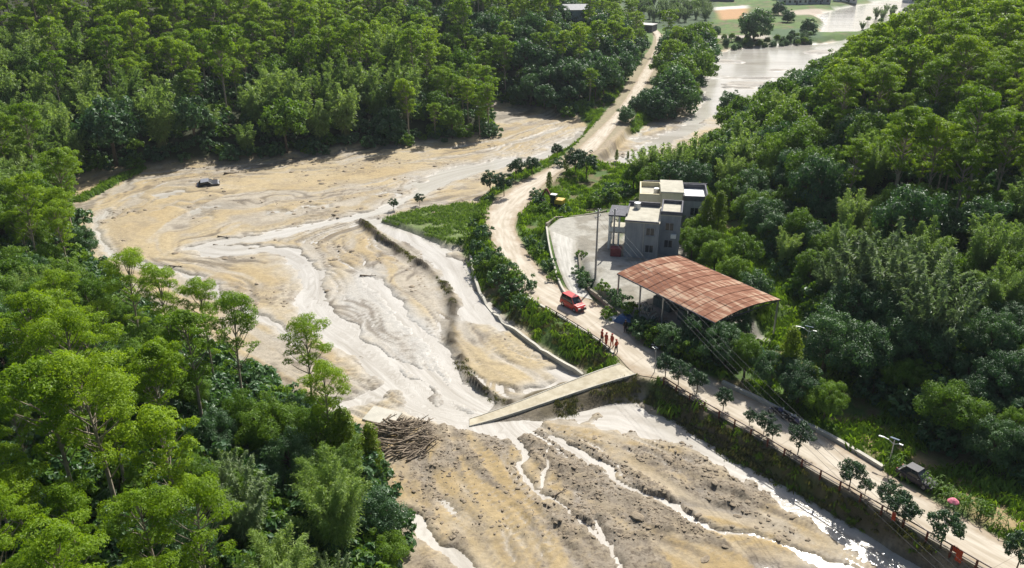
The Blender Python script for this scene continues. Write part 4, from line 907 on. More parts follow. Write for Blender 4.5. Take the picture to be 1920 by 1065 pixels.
tag(ribbon(offset_line(side, .12), .32, 1.2, RZ + .14).obj('road_kerb', M_CONC), 'pale concrete kerb beside the green bank, above the bridge', 'kerb')
side = road_slice((1010, 569), (1149, 658), 'L')
railing(offset_line(side, .30), 'low rusty railing beside the red van, above the green bank', M_RAIL, .5, 2.2)
side = road_slice((1352, 720), (1640, 876), 'R')
tag(ribbon(offset_line(side, -.25), .4, 1.5, RZ + .35).obj('road_kerb', M_CONC), 'pale kerb wall on the shaded hill side of the road', 'kerb')
def wall(name, pxs, z, w, h, m, label, step=1.2):
    pts = resample(smooth_line(Wl(pxs, z), 5), step)
    tag(ribbon([Vector((p.x, p.y, 0)) for p in pts], w, -.7, h, True).obj(name, m), label, 'wall')
wall('retaining_wall', [(882, 482), (896, 540), (930, 588), (985, 636), (1050, 680), (1100, 703)], .3, .35, .55, M_CONC, 'low concrete retaining wall between the flooded canal and the green bank')
wall('boundary_wall', [(1024, 428), (1029, 460), (1040, 497), (1054, 530), (1066, 547)], 3, .25, .45, M_CONC, 'low pale wall along the left side of the driveway')
wall('boundary_wall', [(1024, 424), (1034, 410), (1060, 403), (1100, 398), (1142, 393)], 3.4, .3, 1.0, M_CONCD, 'dark stone wall at the back of the concrete yard')
wall('boundary_wall', [(1085, 470), (1090, 505), (1106, 532), (1140, 560), (1180, 590)], 3.2, .3, .5, M_CONCD, 'dark low wall along the yard edge above the shaded bank')

# ------------------------------------------------------------------ grey house
M_GREYW = mat('grey_render', (.21, .225, .245), .9, col2=(.33, .345, .365), scale=1.0, bump=.15)
_mp = M_GREYW.node_tree.nodes.new('ShaderNodeMapping'); _mp.inputs['Scale'].default_value = (1.6, 1.6, .35); _tc = [n for n in M_GREYW.node_tree.nodes if n.type == 'TEX_COORD'][0]; _tx = [n for n in M_GREYW.node_tree.nodes if n.type == 'TEX_NOISE'][0]
M_GREYW.node_tree.links.new(_tc.outputs['Object'], _mp.inputs[0]); M_GREYW.node_tree.links.new(_mp.outputs[0], _tx.inputs['Vector'])     # rain stains run down the walls
M_ROOFC = mat('roof_concrete', (.36, .34, .27), .95, col2=(.52, .49, .40), scale=.8, bump=.2)
M_CREAM = mat('cream_render', (.66, .58, .36), .9, col2=(.74, .67, .46), scale=1.5, bump=.1)
M_FRAME = mat('window_frame', (.30, .31, .33), .5, noise=.1)
M_TRIM = mat('dark_parapet', (.10, .10, .115), .85, noise=.3, scale=2)
M_REDB = mat('red_brown_board', (.22, .05, .05), .8, noise=.3)
YZ = 3.42
def window_part(parent, x, z, w, h, y, m_pane=None):
    """a window in a wall facing -y: dark pane set back, frame proud of the wall, sill"""
    wd = MB().box((x, y - .015, z), (w, .05, h)).obj('window', m_pane or M_GLASS, parent)
    f = MB()
    for dx in (-w / 2, 0, w / 2): f.box((x + dx, y - .05, z), (.07, .07, h + .07))
    for dz in (-h / 2, h / 2): f.box((x, y - .053, z + dz), (w + .075, .07, .07))
    f.obj('frame', M_FRAME, wd); MB().box((x, y - .09, z - h / 2 - .09), (w + .25, .2, .08)).obj('sill', M_GREYW, wd)
def shell(b, x0, x1, y0, y1, z0, z1): return b.box(((x0 + x1) / 2, (y0 + y1) / 2, (z0 + z1) / 2), (x1 - x0, y1 - y0, z1 - z0))
def parapet(b, x0, x1, y0, y1, z, h, t=.22):
    shell(b, x0, x1, y0, y0 + t, z, z + h); shell(b, x0, x1, y1 - t, y1, z, z + h); shell(b, x0, x0 + t, y0 + t + .002, y1 - t - .002, z, z + h - .004); shell(b, x1 - t, x1, y0 + t + .002, y1 - t - .002, z, z + h - .004)
g0 = W(1169, 481, YZ); g1 = W(1232, 486, YZ); hang = math.atan2(g1.y - g0.y, g1.x - g0.x); HWID = (g1 - g0).length
house = empty('grey_house', g0, hang); w = HWID
shell(MB(), 0, w, 0, 7.4, -.6, 5.3).obj('wall', M_GREYW, house)
shell(MB(), -.12, w + .05, -.14, 7.5, 5.303, 5.45).obj('roof', M_ROOFC, house)
b = MB(); shell(b, -.12, w - .3, 7.2, 7.48, 5.452, 6.1); shell(b, -.12, .08, 2.2, 7.19, 5.452, 5.85); shell(b, -.12, w * .98, -.14, .06, 5.452, 5.62); b.obj('parapet', M_TRIM, house)
shell(MB(), w + .003, w + 2.9, 2.0, 7.4, -.6, 6.0).obj('wall', M_GREYW, house)
rf = shell(MB(), w - .02, w + 3.0, 1.86, 7.5, 6.003, 6.15).obj('roof', M_ROOFC, house)
b = MB(); parapet(b, w - .02, w + 3.0, 1.86, 7.5, 6.152, .5, .2); b.obj('parapet', M_TRIM, house)
for z in (1.5, 4.1): window_part(house, w - 1.25, z, 1.15, 1.15, 0)
for z in (1.75, 4.35): window_part(house, w + 1.35, z, 1.15, 1.15, 2.0)
# open porch on the left side, two storeys on slim columns
shell(MB(), -2.7, -.125, 2.6, 7.3, 5.1, 5.32).obj('porch_roof', M_TRIM, house); shell(MB(), -2.6, -.005, 2.8, 7.2, 2.5, 2.68).obj('balcony', M_ROOFC, house)
b = MB(); shell(b, -2.6, -2.5, 2.8, 7.2, 2.682, 3.4); shell(b, -2.49, -.13, 2.8, 2.9, 2.682, 3.4); b.obj('balustrade', M_WHITE, house)
for x, y in ((-2.5, 2.9), (-2.5, 5.0), (-2.5, 7.05), (-1.1, 2.9)):
    b = MB(); shell(b, x - .13, x + .13, y - .13, y + .13, -.5, 2.498); shell(b, x - .13, x + .13, y + .01 - .13, y + .13, 2.683, 5.098); b.obj('column', M_WHITE, house)
MB().tube([(w * .55, -.06, 5.3), (w * .55, -.06, -.4)], .05, 6).obj('drain_pipe', M_STEEL, house); MB().tube([(1.2, 6.0, 5.45), (1.2, 6.0, 6.35)], .5, 12).obj('water_tank', M_STEEL, house); MB().box((w + 2.0, 1.8, 3.0), (.8, .35, .6)).obj('air_conditioner', M_WHITE, house)
tag(house, 'grey two storey house with flat roof and open porch on slim columns', 'house')
sh_ = shell(MB(), -1.9, -.4, -.3, .9, 0, 1.1); shell(sh_, -1.95, -.35, -.35, .95, 1.102, 1.2)
o = sh_.obj('storage_bin', M_REDB); o.location = g0; o.rotation_euler = (0, 0, hang); tag(o, 'dark red bin standing at the left corner of the grey house', 'bin')

# ------------------------------------------------------------------ cream house behind it
ca = Matrix.Rotation(hang, 3, 'Z'); c0 = g0 + ca @ Vector((1.2, 10.2, 0)); cream = empty('cream_house', c0, hang + math.radians(4))
shell(MB(), 0, 3.3, 0, 6.5, -.8, 5.6).obj('wall', M_CREAM, cream); b = MB(); parapet(b, 0, 3.3, 0, 6.5, 5.602, .85); b.obj('parapet', M_CREAM, cream)
shell(MB(), .23, 3.07, .23, 6.27, 5.603, 5.7).obj('roof', M_ROOFC, cream)
shell(MB(), 3.303, 6.4, -.35, 5.6, -.8, 6.9).obj('wall', M_CREAM, cream); shell(MB(), 3.1, 6.6, -.55, 5.8, 6.903, 7.08).obj('roof', M_ROOFC, cream)
shell(MB(), 6.403, 10.4, .6, 7.2, -.8, 5.4).obj('wall', M_GREYW, cream); b = MB(); parapet(b, 6.61, 10.4, .6, 7.2, 5.402, .8); b.obj('parapet', M_TRIM, cream)
shell(MB(), 6.85, 10.16, .84, 6.96, 5.403, 5.5).obj('roof', M_WHITE, cream)
window_part(cream, 5.0, 4.4, 1.0, 1.1, -.35); window_part(cream, 8.4, 3.8, 1.2, 1.2, .6)
b = MB(); shell(b, .5, 6.3, 6.6, 6.8, 5.3, 6.6); shell(b, 6.305, 10.6, 7.3, 7.5, 5.3, 6.3); b.obj('back_parapet', M_TRIM, cream)
MB().tube([(2.6, 3, 5.7), (2.6, 3, 6.5)], .45, 12).obj('water_tank', M_STEEL, cream)
tag(cream, 'cream walled house with stepped flat roofs behind the grey house', 'house')

# ------------------------------------------------------------------ rusty open shed
M_RUST = bpy.data.materials.new('rusty_corrugated_iron'); M_RUST.use_nodes = True
nt = M_RUST.node_tree; N = nt.nodes; L = nt.links; bs = N['Principled BSDF']; tc = N.new('ShaderNodeTexCoord')
mp = N.new('ShaderNodeMapping'); mp.inputs['Scale'].default_value = (.5, 3.2, .5); L.new(tc.outputs['Object'], mp.inputs[0])
n1 = N.new('ShaderNodeTexNoise'); n1.inputs['Scale'].default_value = .8; n1.inputs['Detail'].default_value = 6; L.new(mp.outputs[0], n1.inputs['Vector'])
n2 = N.new('ShaderNodeTexNoise'); n2.inputs['Scale'].default_value = .22; n2.inputs['Detail'].default_value = 4; L.new(tc.outputs['Object'], n2.inputs['Vector'])
r1 = N.new('ShaderNodeValToRGB'); r1.color_ramp.elements[0].color = (.18, .075, .042, 1); r1.color_ramp.elements[0].position = .36; r1.color_ramp.elements[1].color = (.40, .275, .19, 1); r1.color_ramp.elements[1].position = .66
e = r1.color_ramp.elements.new(.52); e.color = (.25, .115, .068, 1)
oi = N.new('ShaderNodeObjectInfo'); ad = N.new('ShaderNodeMath'); ad.operation = 'MULTIPLY_ADD'; ad.inputs[1].default_value = .10; ad.inputs[2].default_value = -.05
L.new(oi.outputs['Random'], ad.inputs[0]); a2 = N.new('ShaderNodeMath'); a2.operation = 'ADD'; L.new(n1.outputs[0], a2.inputs[0]); L.new(ad.outputs[0], a2.inputs[1])
a3 = N.new('ShaderNodeMath'); a3.operation = 'MULTIPLY_ADD'; a3.inputs[1].default_value = .5; L.new(n2.outputs[0], a3.inputs[0]); a3.inputs[2].default_value = -.25
a4 = N.new('ShaderNodeMath'); a4.operation = 'ADD'; L.new(a2.outputs[0], a4.inputs[0]); L.new(a3.outputs[0], a4.inputs[1]); L.new(a4.outputs[0], r1.inputs[0])
L.new(r1.outputs[0], bs.inputs['Base Color']); bs.inputs['Roughness'].default_value = .78; bs.inputs['Specular IOR Level'].default_value = .12
SZ = 7.2
sA, sB, sD = W(1157, 513, SZ), W(1341, 605, SZ), W(1266, 476, SZ)
ex = (sB - sA); SL = ex.length; ang = math.atan2(ex.y, ex.x); SWD = (sD - sA).length
shed = empty('rusty_shed', (sA.x, sA.y, YZ), ang); EZ = SZ - YZ
def vault(y): t = y / SWD * 2 - 1; return EZ + .55 * (1 - t * t)
# the roof is laid of overlapping sheets
ncol, nrow = 18, 3; sw = SL / ncol
for r_ in range(nrow):
    for c_ in range(ncol):
        y0 = SWD * r_ / nrow - (.12 if r_ else 0); y1 = SWD * (r_ + 1) / nrow; n = 6; K = 10; v = []; f = []; lift = .03 * (r_ % 2) + .016 * (c_ % 2) + random.uniform(0, .02)
        for i in range(n + 1):
            y = y0 + (y1 - y0) * i / n
            for k in range(K + 1): x = c_ * sw + sw * 1.04 * k / K; v.append((x, y, vault(y) + lift + .028 * math.cos(k / K * 2 * math.pi * 5)))
        for i in range(n):
            for k in range(K): a_ = i * (K + 1) + k; f.append((a_, a_ + 1, a_ + K + 2, a_ + K + 1))
        me = bpy.data.meshes.new('roof_sheet'); me.from_pydata(v, [], f); me.polygons.foreach_set('use_smooth', [True] * len(f)); mobj('roof_sheet', me, M_RUST, shed)
b = MB()
for y in (0.02, SWD - .02): b.beam((0, y, EZ - .06), (SL, y, EZ - .06), .12, .14)
for k in range(1, 6): y = SWD * k / 6; b.beam((0, y, vault(y) - .07), (SL, y, vault(y) - .07), .08, .1)
b.obj('purlin', M_TRIM, shed)
for k in range(5):
    x = .2 + (SL - .4) * k / 4; t = MB(); ys = [SWD * q / 8 for q in range(9)]
    for y0, y1 in zip(ys, ys[1:]): t.beam((x, y0, vault(y0) - .15), (x, y1, vault(y1) - .15), .08, .1)
    t.beam((x, 0, EZ - .18), (x, SWD, EZ - .18), .08, .1)
    for y0 in ys[1:-1]: t.beam((x, y0, EZ - .18), (x, y0, vault(y0) - .15), .05)
    t.obj('truss', M_TRIM, shed)
    for y in (.15, SWD - .15): MB().beam((x, y, -.8), (x, y, EZ - .1), .16).obj('post', M_STEEL, shed)
tag(shed, 'open sided shed with arched rusty corrugated iron roof', 'shed')
def at_shed(x, y, z=0.0):
    p = shed.matrix_basis @ Vector((x, y, 0)); return Vector((p.x, p.y, ground_z(p.x, p.y) + z))
M_BLUE = mat('blue_tarpaulin', (.03, .09, .22), .6, noise=.3, scale=2, bump=.4); M_SHEET = mat('pale_sheet', (.62, .62, .64), .5, noise=.1)
M_REEL = mat('reel_metal', (.30, .31, .26), .6, .3, noise=.3); M_MACH = mat('machine_paint', (.10, .13, .12), .6, noise=.4)
def reel(p, r, rz, label):
    o = empty('cable_reel', p, rz)
    for sx in (-.35, .35):
        ring = MB(); n = 18; pts = [(sx, math.cos(2 * math.pi * k / n) * r, r + math.sin(2 * math.pi * k / n) * r) for k in range(n + 1)]; ring.tube(pts, .07, 6, False); ring.obj('rim', M_REEL, o)
        sp = MB()
        for k in range(6): a_ = math.pi * k / 3; sp.beam((sx, 0, r), (sx, math.cos(a_) * r, r + math.sin(a_) * r), .06)
        sp.obj('spokes', M_REEL, o)
    MB().tube([(-.35, 0, r), (.35, 0, r)], r * .4, 12).obj('drum', M_MACH, o); tag(o, label, 'reel')
reel(at_shed(5.2, .6), .75, ang + .3, 'grey spoked reel under the front eave of the shed, left one'); reel(at_shed(6.9, .4), .8, ang - .2, 'grey spoked reel under the front eave of the shed, middle one'); reel(at_shed(8.6, .7), .7, ang + .1, 'grey spoked reel under the front eave of the shed, right one')
def tarp(p, sx, sy, h, m, name, label, cat, seed):
    n = 12; v = []; f = []
    for i in range(n + 1):
        for k in range(n + 1):
            u, w_ = i / n * 2 - 1, k / n * 2 - 1; q = max(abs(u), abs(w_)); z = h * (1 - sstep(.55, 1.0, q)) * (.75 + .5 * float(fbm(np.array(u * 2 + seed), np.array(w_ * 2.), 2, seed)))
            v.append((u * sx / 2, w_ * sy / 2, float(z)))
    f = [(i * (n + 1) + k, i * (n + 1) + k + 1, (i + 1) * (n + 1) + k + 1, (i + 1) * (n + 1) + k) for i in range(n) for k in range(n)]
    v += [(x, y, -.25) for x, y, z in v]; m2 = (n + 1) ** 2; f += [tuple(m2 + q for q in ff)[::-1] for ff in f]
    o = MB().add(v, f).obj(name, m, None, True); o.location = p; o.rotation_euler = (0, 0, ang + seed * .1); tag(o, label, cat)
tarp(at_shed(3.3, -.9), 3.0, 2.0, .9, M_BLUE, 'tarpaulin', 'dark blue tarpaulin over goods in front of the shed', 'tarpaulin', 3)
tarp(at_shed(2.2, -1.4), 2.6, 1.3, .35, M_SHEET, 'plastic_sheet', 'crumpled pale sheet lying left of the blue tarpaulin', 'sheet', 5)
tarp(at_shed(SL + 1.5, 5.5), 3.0, 2.0, 1.0, M_BLUE, 'tarpaulin', 'blue tarpaulin beside the right end of the shed', 'tarpaulin', 8)
tarp(at_shed(SL + 2.6, 6.8), 2.0, 1.4, .4, M_SHEET, 'plastic_sheet', 'pale sheet beside the right end of the shed', 'sheet', 9)
for x, y, sx, sy, sz, lab in ((9.5, 3.5, 2.4, 1.6, 1.5, 'dark green machine block deep under the shed roof, right one'), (5.0, 4.0, 3.0, 1.8, 1.3, 'dark green machine block deep under the shed roof, left one')):
    o = empty('machine', at_shed(x, y), ang); MB().box((0, 0, sz / 2), (sx, sy, sz)).obj('housing', M_MACH, o, False, .08); MB().tube([(sx * .3, 0, sz), (sx * .3, 0, sz + .7)], .12, 8).obj('stack', M_BLACK, o); MB().box((-sx * .25, 0, sz + .15), (sx * .4, sy * .6, .3)).obj('hopper', M_REEL, o); tag(o, lab, 'machine')

for i, (x, y, s) in enumerate(((1.0, -2.0, .9), (6.0, -1.8, 1.3), (7.8, -2.2, 1.6), (9.8, -1.5, 1.7), (11.5, -1.2, 1.9), (13.2, -.9, 2.0), (15.0, -.6, 2.1), (16.5, .3, 2.2), (SL + .8, 2.2, 2.0), (SL + 1.0, 4.0, 1.8))):
    p = at_shed(x, y); plant('shrubd' if i % 3 else 'shrub', (p.x, p.y, p.z - .1), s, 'dark bush along the front and right end of the shed, %s from the yard' % ORD[i], 'bushes along the front of the shed', 1.0, i, None, True)
# ------------------------------------------------------------------ vehicles
def paint(name, col, rough=.35):
    m = mat(name, col, rough, noise=.08, scale=1.5); m.node_tree.nodes['Principled BSDF'].inputs['Coat Weight'].default_value = .4; return m
M_HEAD = mat('lamp_lens', (.7, .7, .66), .15, noise=.05); M_TAIL = mat('tail_lens', (.35, .02, .02), .2, noise=.1); M_RIM = mat('wheel_rim', (.4, .4, .42), .35, .7, noise=.1); M_DARKP = mat('dark_plastic', (.03, .03, .033), .7, noise=.2)
TYRE = MB(); n_ = 16
for k in range(n_):
    a0, a1 = 2 * math.pi * k / n_, 2 * math.pi * (k + 1) / n_
    prof = [(.34, -.08), (.34, .08), (.30, .11), (.20, .11), (.20, -.11), (.30, -.11)]
    for q in range(6):
        (r0, y0), (r1, y1) = prof[q], prof[(q + 1) % 6]
        TYRE.add([(r0 * math.cos(a0), y0, r0 * math.sin(a0)), (r0 * math.cos(a1), y0, r0 * math.sin(a1)), (r1 * math.cos(a1), y1, r1 * math.sin(a1)), (r1 * math.cos(a0), y1, r1 * math.sin(a0))], [(0, 1, 2, 3)])
TYRE_ME = TYRE.mesh('tyre'); RIM_ME = MB().tube([(0, -.09, 0), (0, .09, 0)], .205, 12).mesh('rim')
def wheel(parent, x, y, r):
    o = mobj('wheel', TYRE_ME, M_BLACK, parent, (x, y, r)); o.scale = (r / .34, 1, r / .34); mobj('rim', RIM_ME, M_RIM, o)
def loft_body(sections):
    """sections of (x, half width, z bottom, z top, top half width)"""
    b = MB(); v = []; 
    for x, hw, z0, z1, tw in sections: v += [(x, -hw, z0), (x, -hw, z0 + (z1 - z0) * .55), (x, -tw, z1), (x, tw, z1), (x, hw, z0 + (z1 - z0) * .55), (x, hw, z0)]
    n = len(sections); f = [(i * 6 + k, i * 6 + (k + 1) % 6, i * 6 + 6 + (k + 1) % 6, i * 6 + 6 + k) for i in range(n - 1) for k in range(6)] + [tuple(range(6))[::-1], tuple((n - 1) * 6 + k for k in range(6))]
    return b.add(v, f)
def car(name, loc, rz, body, m_roof, label, cat='car', L=4.5, Wd=1.8, H=1.6, van=False):
    o = empty(name, loc, rz); h = Wd / 2; r = .34; hz = .55 * H if not van else .58 * H
    loft_body([(-L / 2, h * .86, .38, hz * .96, h * .82), (-L / 2 + .12, h * .97, .30, hz, h * .9), (-L * .2, h, .26, hz * 1.02, h * .92), (L * .22, h, .26, hz, h * .92), (L / 2 - .25, h * .96, .28, hz * (.88 if not van else .95), h * .85), (L / 2, h * .82, .38, hz * .74, h * .74)]).obj('body', body, o, False, .03)
    a, b_, c, d = (-L * .47, -L * .40, L * .10, L * .26) if van else (-L * .40, -L * .26, L * .06, L * .22)
    zt = H; cb = [(a, h * .86, hz * .97, hz * 1.0, h * .84), (b_, h * .86, hz * .97, zt - .03, h * .70), (c, h * .86, hz * .97, zt, h * .70), (d, h * .86, hz * .97, hz * 1.0, h * .84)]
    loft_body(cb).obj('cabin', M_GLASS, o)
    rf_ = MB().box(((b_ + c) / 2, 0, zt + .005), (c - b_ + .15, h * 1.44, .07)).obj('roof', m_roof, o, False, .02)
    p = MB()
    for y in (-1, 1):
        for x0, x1, z0, z1 in ((b_, a, zt - .02, hz), (c, d, zt - .02, hz), ((b_ + c) / 2, (b_ + c) / 2 + .03, zt - .02, hz)): p.beam((x0, y * h * .715, z0), (x1, y * h * .86, z1), .07)
    p.obj('pillar', body, o)
    for x in (-L * .31, L * .31):
        for y in (-h + .1, h - .1): wheel(o, x, y, r)
    for y in (-h * .6, h * .6): MB().box((L / 2 - .02, y, hz * .68), (.12, .34, .16)).obj('headlight', M_HEAD, o); MB().box((-L / 2 + .02, y, hz * .8), (.1, .22, .26)).obj('tail_light', M_TAIL, o)
    MB().box((L / 2 - .02, 0, .42), (.16, Wd * .86, .2)).obj('bumper', M_DARKP, o); MB().box((-L / 2 + .02, 0, .42), (.16, Wd * .86, .2)).obj('bumper', M_DARKP, o)
    for y in (-h - .08, h + .08): MB().box((d - .25, y, hz + .12), (.12, .16, .12)).obj('mirror', M_DARKP, o)
    return tag(o, label, cat)
M_RED = paint('fire_red_paint', (.52, .025, .02)); M_WPAINT = paint('white_car_paint', (.30, .31, .34), .5); M_DGREY = paint('dark_grey_paint', (.04, .042, .05), .4); M_PURP = paint('dark_violet_paint', (.022, .02, .03), .6)
def heading(a, b, z=RZ): p, q = W(*a, z), W(*b, z); return math.atan2(q.y - p.y, q.x - p.x)
rp = W(1074, 577, RZ + .01); car('red_van', rp, heading((1020, 562), (1110, 612)), M_RED, M_RED, 'red rescue van driving on the pale road', 'van', 3.7, 1.6, 1.7, True)
p = on_ground(1717, 903); p.z = max(p.z, 1.9); car('parked_car', p, heading((1640, 893), (1720, 938)), M_PURP, M_PURP, 'dark violet small car parked on the right verge beside the maize', 'car', 3.3, 1.45, 1.35)
p = on_ground(391, 347); c_ = car('wrecked_car', (p.x, p.y, p.z - .25), .25, M_DGREY, M_WPAINT, 'dark wrecked car with pale roof stranded alone on the sand of the bend', 'car', 4.3, 1.75, 1.5); c_.rotation_euler = (.32, -.12, .25)

def motorbike(loc, rz, m, label):
    o = empty('motorbike', loc, rz)
    for x in (-.62, .62):
        n = 14; t = MB().tube([(x + .28 * math.cos(2 * math.pi * k / n), 0, .3 + .28 * math.sin(2 * math.pi * k / n)) for k in range(n + 1)], .055, 6, False).obj('wheel', M_BLACK, o); MB().tube([(x, -.05, .3), (x, .05, .3)], .12, 8).obj('hub', M_RIM, t)
    MB().box((0, 0, .45), (.55, .26, .34)).obj('engine', M_DARKP, o, False, .04); MB().box((-.3, 0, .76), (.75, .26, .12)).obj('seat', M_BLACK, o, False, .03)
    loft_body([(.0, .14, .6, .8, .1), (.3, .17, .58, .92, .12), (.5, .12, .55, .95, .08)]).obj('fairing', m, o)
    b = MB(); b.beam((.62, 0, .3), (.42, 0, 1.02), .07); b.obj('fork', M_STEEL, o); MB().beam((.4, -.34, 1.04), (.4, .34, 1.04), .045).obj('handlebar', M_DARKP, o)
    MB().box((-.62, 0, .62), (.4, .14, .06)).obj('mudguard', m, o); MB().box((.52, 0, .9), (.12, .16, .16)).obj('headlamp', M_HEAD, o)
    return tag(o, label, 'motorbike')
M_SCB = paint('blue_scooter_paint', (.05, .06, .16)); M_SCW = paint('white_scooter_paint', (.6, .6, .62)); M_SCR = paint('maroon_scooter_paint', (.12, .03, .03))
hd = heading((1440, 765), (1500, 795))
for (px, py), m, lab, dr in (((1457, 778), M_SCB, 'blue motorbike parked on the shaded road edge, left of the white one', .5), ((1480, 790), M_SCW, 'white motorbike parked on the shaded road edge', .2), ((1490, 797), M_SCB, 'dark motorbike close beside the white one at the kerb', -.2),
        ((1234, 655), M_SCW, 'white motorbike leaning at the road edge below the bank', .8), ((1244, 655), M_SCW, 'white motorbike second at the road edge below the bank', .6), ((1252, 657), M_SCB, 'dark motorbike behind the white ones below the bank', .4), ((1263, 664), M_SCR, 'maroon motorbike at the right end of the row below the bank', .3)):
    p = W(px, py, RZ + .01); motorbike(p, hd + dr, m, lab)

M_EXY = paint('digger_yellow', (.55, .36, .03), .5)
p = on_ground(1044, 388); dg = empty('excavator', p, 2.7)
for y in (-.7, .7):
    t = MB(); t.extrude_y([(-1.1, .1), (-1.25, .3), (-1.1, .55), (1.1, .55), (1.25, .3), (1.1, .1)], y - .2, y + .2); t.obj('track', M_BLACK, dg)
MB().box((-.2, 0, .65), (1.4, 1.3, .2)).obj('turntable', M_DARKP, dg); MB().box((-.55, 0, 1.15), (1.5, 1.7, .8)).obj('body', M_EXY, dg, False, .08)
MB().box((.45, .4, 1.55), (1.0, .85, 1.5)).obj('cab', M_GLASS, dg, False, .05); MB().box((.45, .4, 2.36), (1.1, .95, .1)).obj('cab_roof', M_WHITE, dg)
MB().beam((.8, -.3, 1.0), (2.2, -.3, 3.0), .28, .34).obj('boom', M_RPOST, dg); MB().beam((2.2, -.3, 3.0), (3.1, -.3, 1.2), .2, .26).obj('stick', M_RPOST, dg)
MB().extrude_y([(3.1, 1.3), (2.7, .7), (3.0, .35), (3.5, .5), (3.3, 1.2)], -.65, .05).obj('bucket', M_DARKP, dg); tag(dg, 'yellow excavator with pale cab roof at the roadside below the meadow', 'excavator')

# ------------------------------------------------------------------ poles, lamps and wires
M_POLE = mat('pole_concrete', (.30, .29, .28), .9, noise=.2, scale=3); M_SOLAR = mat('solar_panel', (.25, .30, .38), .2, noise=.15)
def utility_pole(p, h, rz, label, arms=(.35, 1.1)):
    o = empty('utility_pole', p, rz); MB().tube([(0, 0, -.5), (0, 0, h)], [.16, .10], 8).obj('pole', M_POLE, o)
    for a_ in arms:
        MB().beam((-.7, 0, h - a_), (.7, 0, h - a_), .09).obj('crossarm', M_STEEL, o)
        for x in (-.62, 0.18, .62): MB().tube([(x, 0, h - a_ + .05), (x, 0, h - a_ + .25)], .05, 6).obj('insulator', M_WHITE, o)
    return tag(o, label, 'pole')
p1 = on_ground(1116, 522); top = W(1118, 400, 0); H1 = 10.0
utility_pole(p1, H1, .9, 'tall concrete utility pole in the yard left of the grey house')
p2 = on_ground(1149, 470); utility_pole(p2, 6.5, .9, 'short utility pole close to the porch of the grey house', (.3,))
p3 = on_ground(1640, 880)
def street_lamp(p, h, rz, label, two_arm=True):
    o = empty('street_lamp', p, rz); MB().tube([(0, 0, -.3), (0, 0, h)], [.09, .05], 8).obj('pole', M_STEEL, o)
    MB().box((0, 0, h + .12), (.8, .5, .05), 0, 0, .35).obj('solar_panel', M_SOLAR, o)
    MB().tube([(0, 0, h - .5), (.5, 0, h - .2), (1.0, 0, h - .15)], .035, 6).obj('arm', M_STEEL, o); MB().box((1.15, 0, h - .17), (.5, .2, .08), 0, .1).obj('lamp_head', M_WHITE, o, False, .02)
    if not two_arm: o.scale = (.55, .55, 1)
    if two_arm: MB().tube([(0, 0, h - .5), (-.45, 0, h - .25)], .03, 6).obj('arm', M_STEEL, o); MB().box((-.6, 0, h - .25), (.4, .2, .08)).obj('lamp_head', M_WHITE, o, False, .02)
    return tag(o, label, 'lamp')
p3 = None; q = on_ground(1667, 872); street_lamp(q, 2.8, 2.4, 'solar street lamp on the right verge above the maize')
q = from_top(1517, 618, 6.5); street_lamp(q, 6.5, 2.6, 'grey double armed lamp pole among the dark trees')
q = W(1227, 698, RZ); street_lamp(q, 3.0, 2.0, 'slim grey lamp post at the bridge junction', False)
M_WIRE = mat('wire', (.05, .05, .055), .5, noise=.1)
def wire(a, b, sag, label):
    pts = [a.lerp(b, t) - Vector((0, 0, sag * 4 * t * (1 - t))) for t in np.linspace(0, 1, 24)]
    o = MB().tube(pts, .013, 5).obj('power_wire', M_WIRE); return tag(o, label, 'wire', 'parallel power wires crossing above the shaded trees')
wb = W(1858, 1120, 9.0); hd_w = math.atan2(wb.y - p1.y, wb.x - p1.x); dirw = Vector((-math.sin(hd_w), math.cos(hd_w), 0))
utility_pole(Vector((wb.x, wb.y, 1.9)), 7.1, hd_w + 1.57, 'near utility pole carrying the far ends of the power wires', (.2, .9))
for dx, dz, lab in ((-.62, 0, 'lowest'), (.62, 0, 'third from bottom'), (-.55, -.7, 'second from bottom'), (.55, -.7, 'uppermost')):
    wire(p1 + Vector((0, 0, H1 - .15 + dz)) + dirw * dx * 1.2, wb + Vector((0, 0, dz)) + dirw * dx * 1.2, 1.6, lab + ' of four power wires running from the yard pole above the shed')

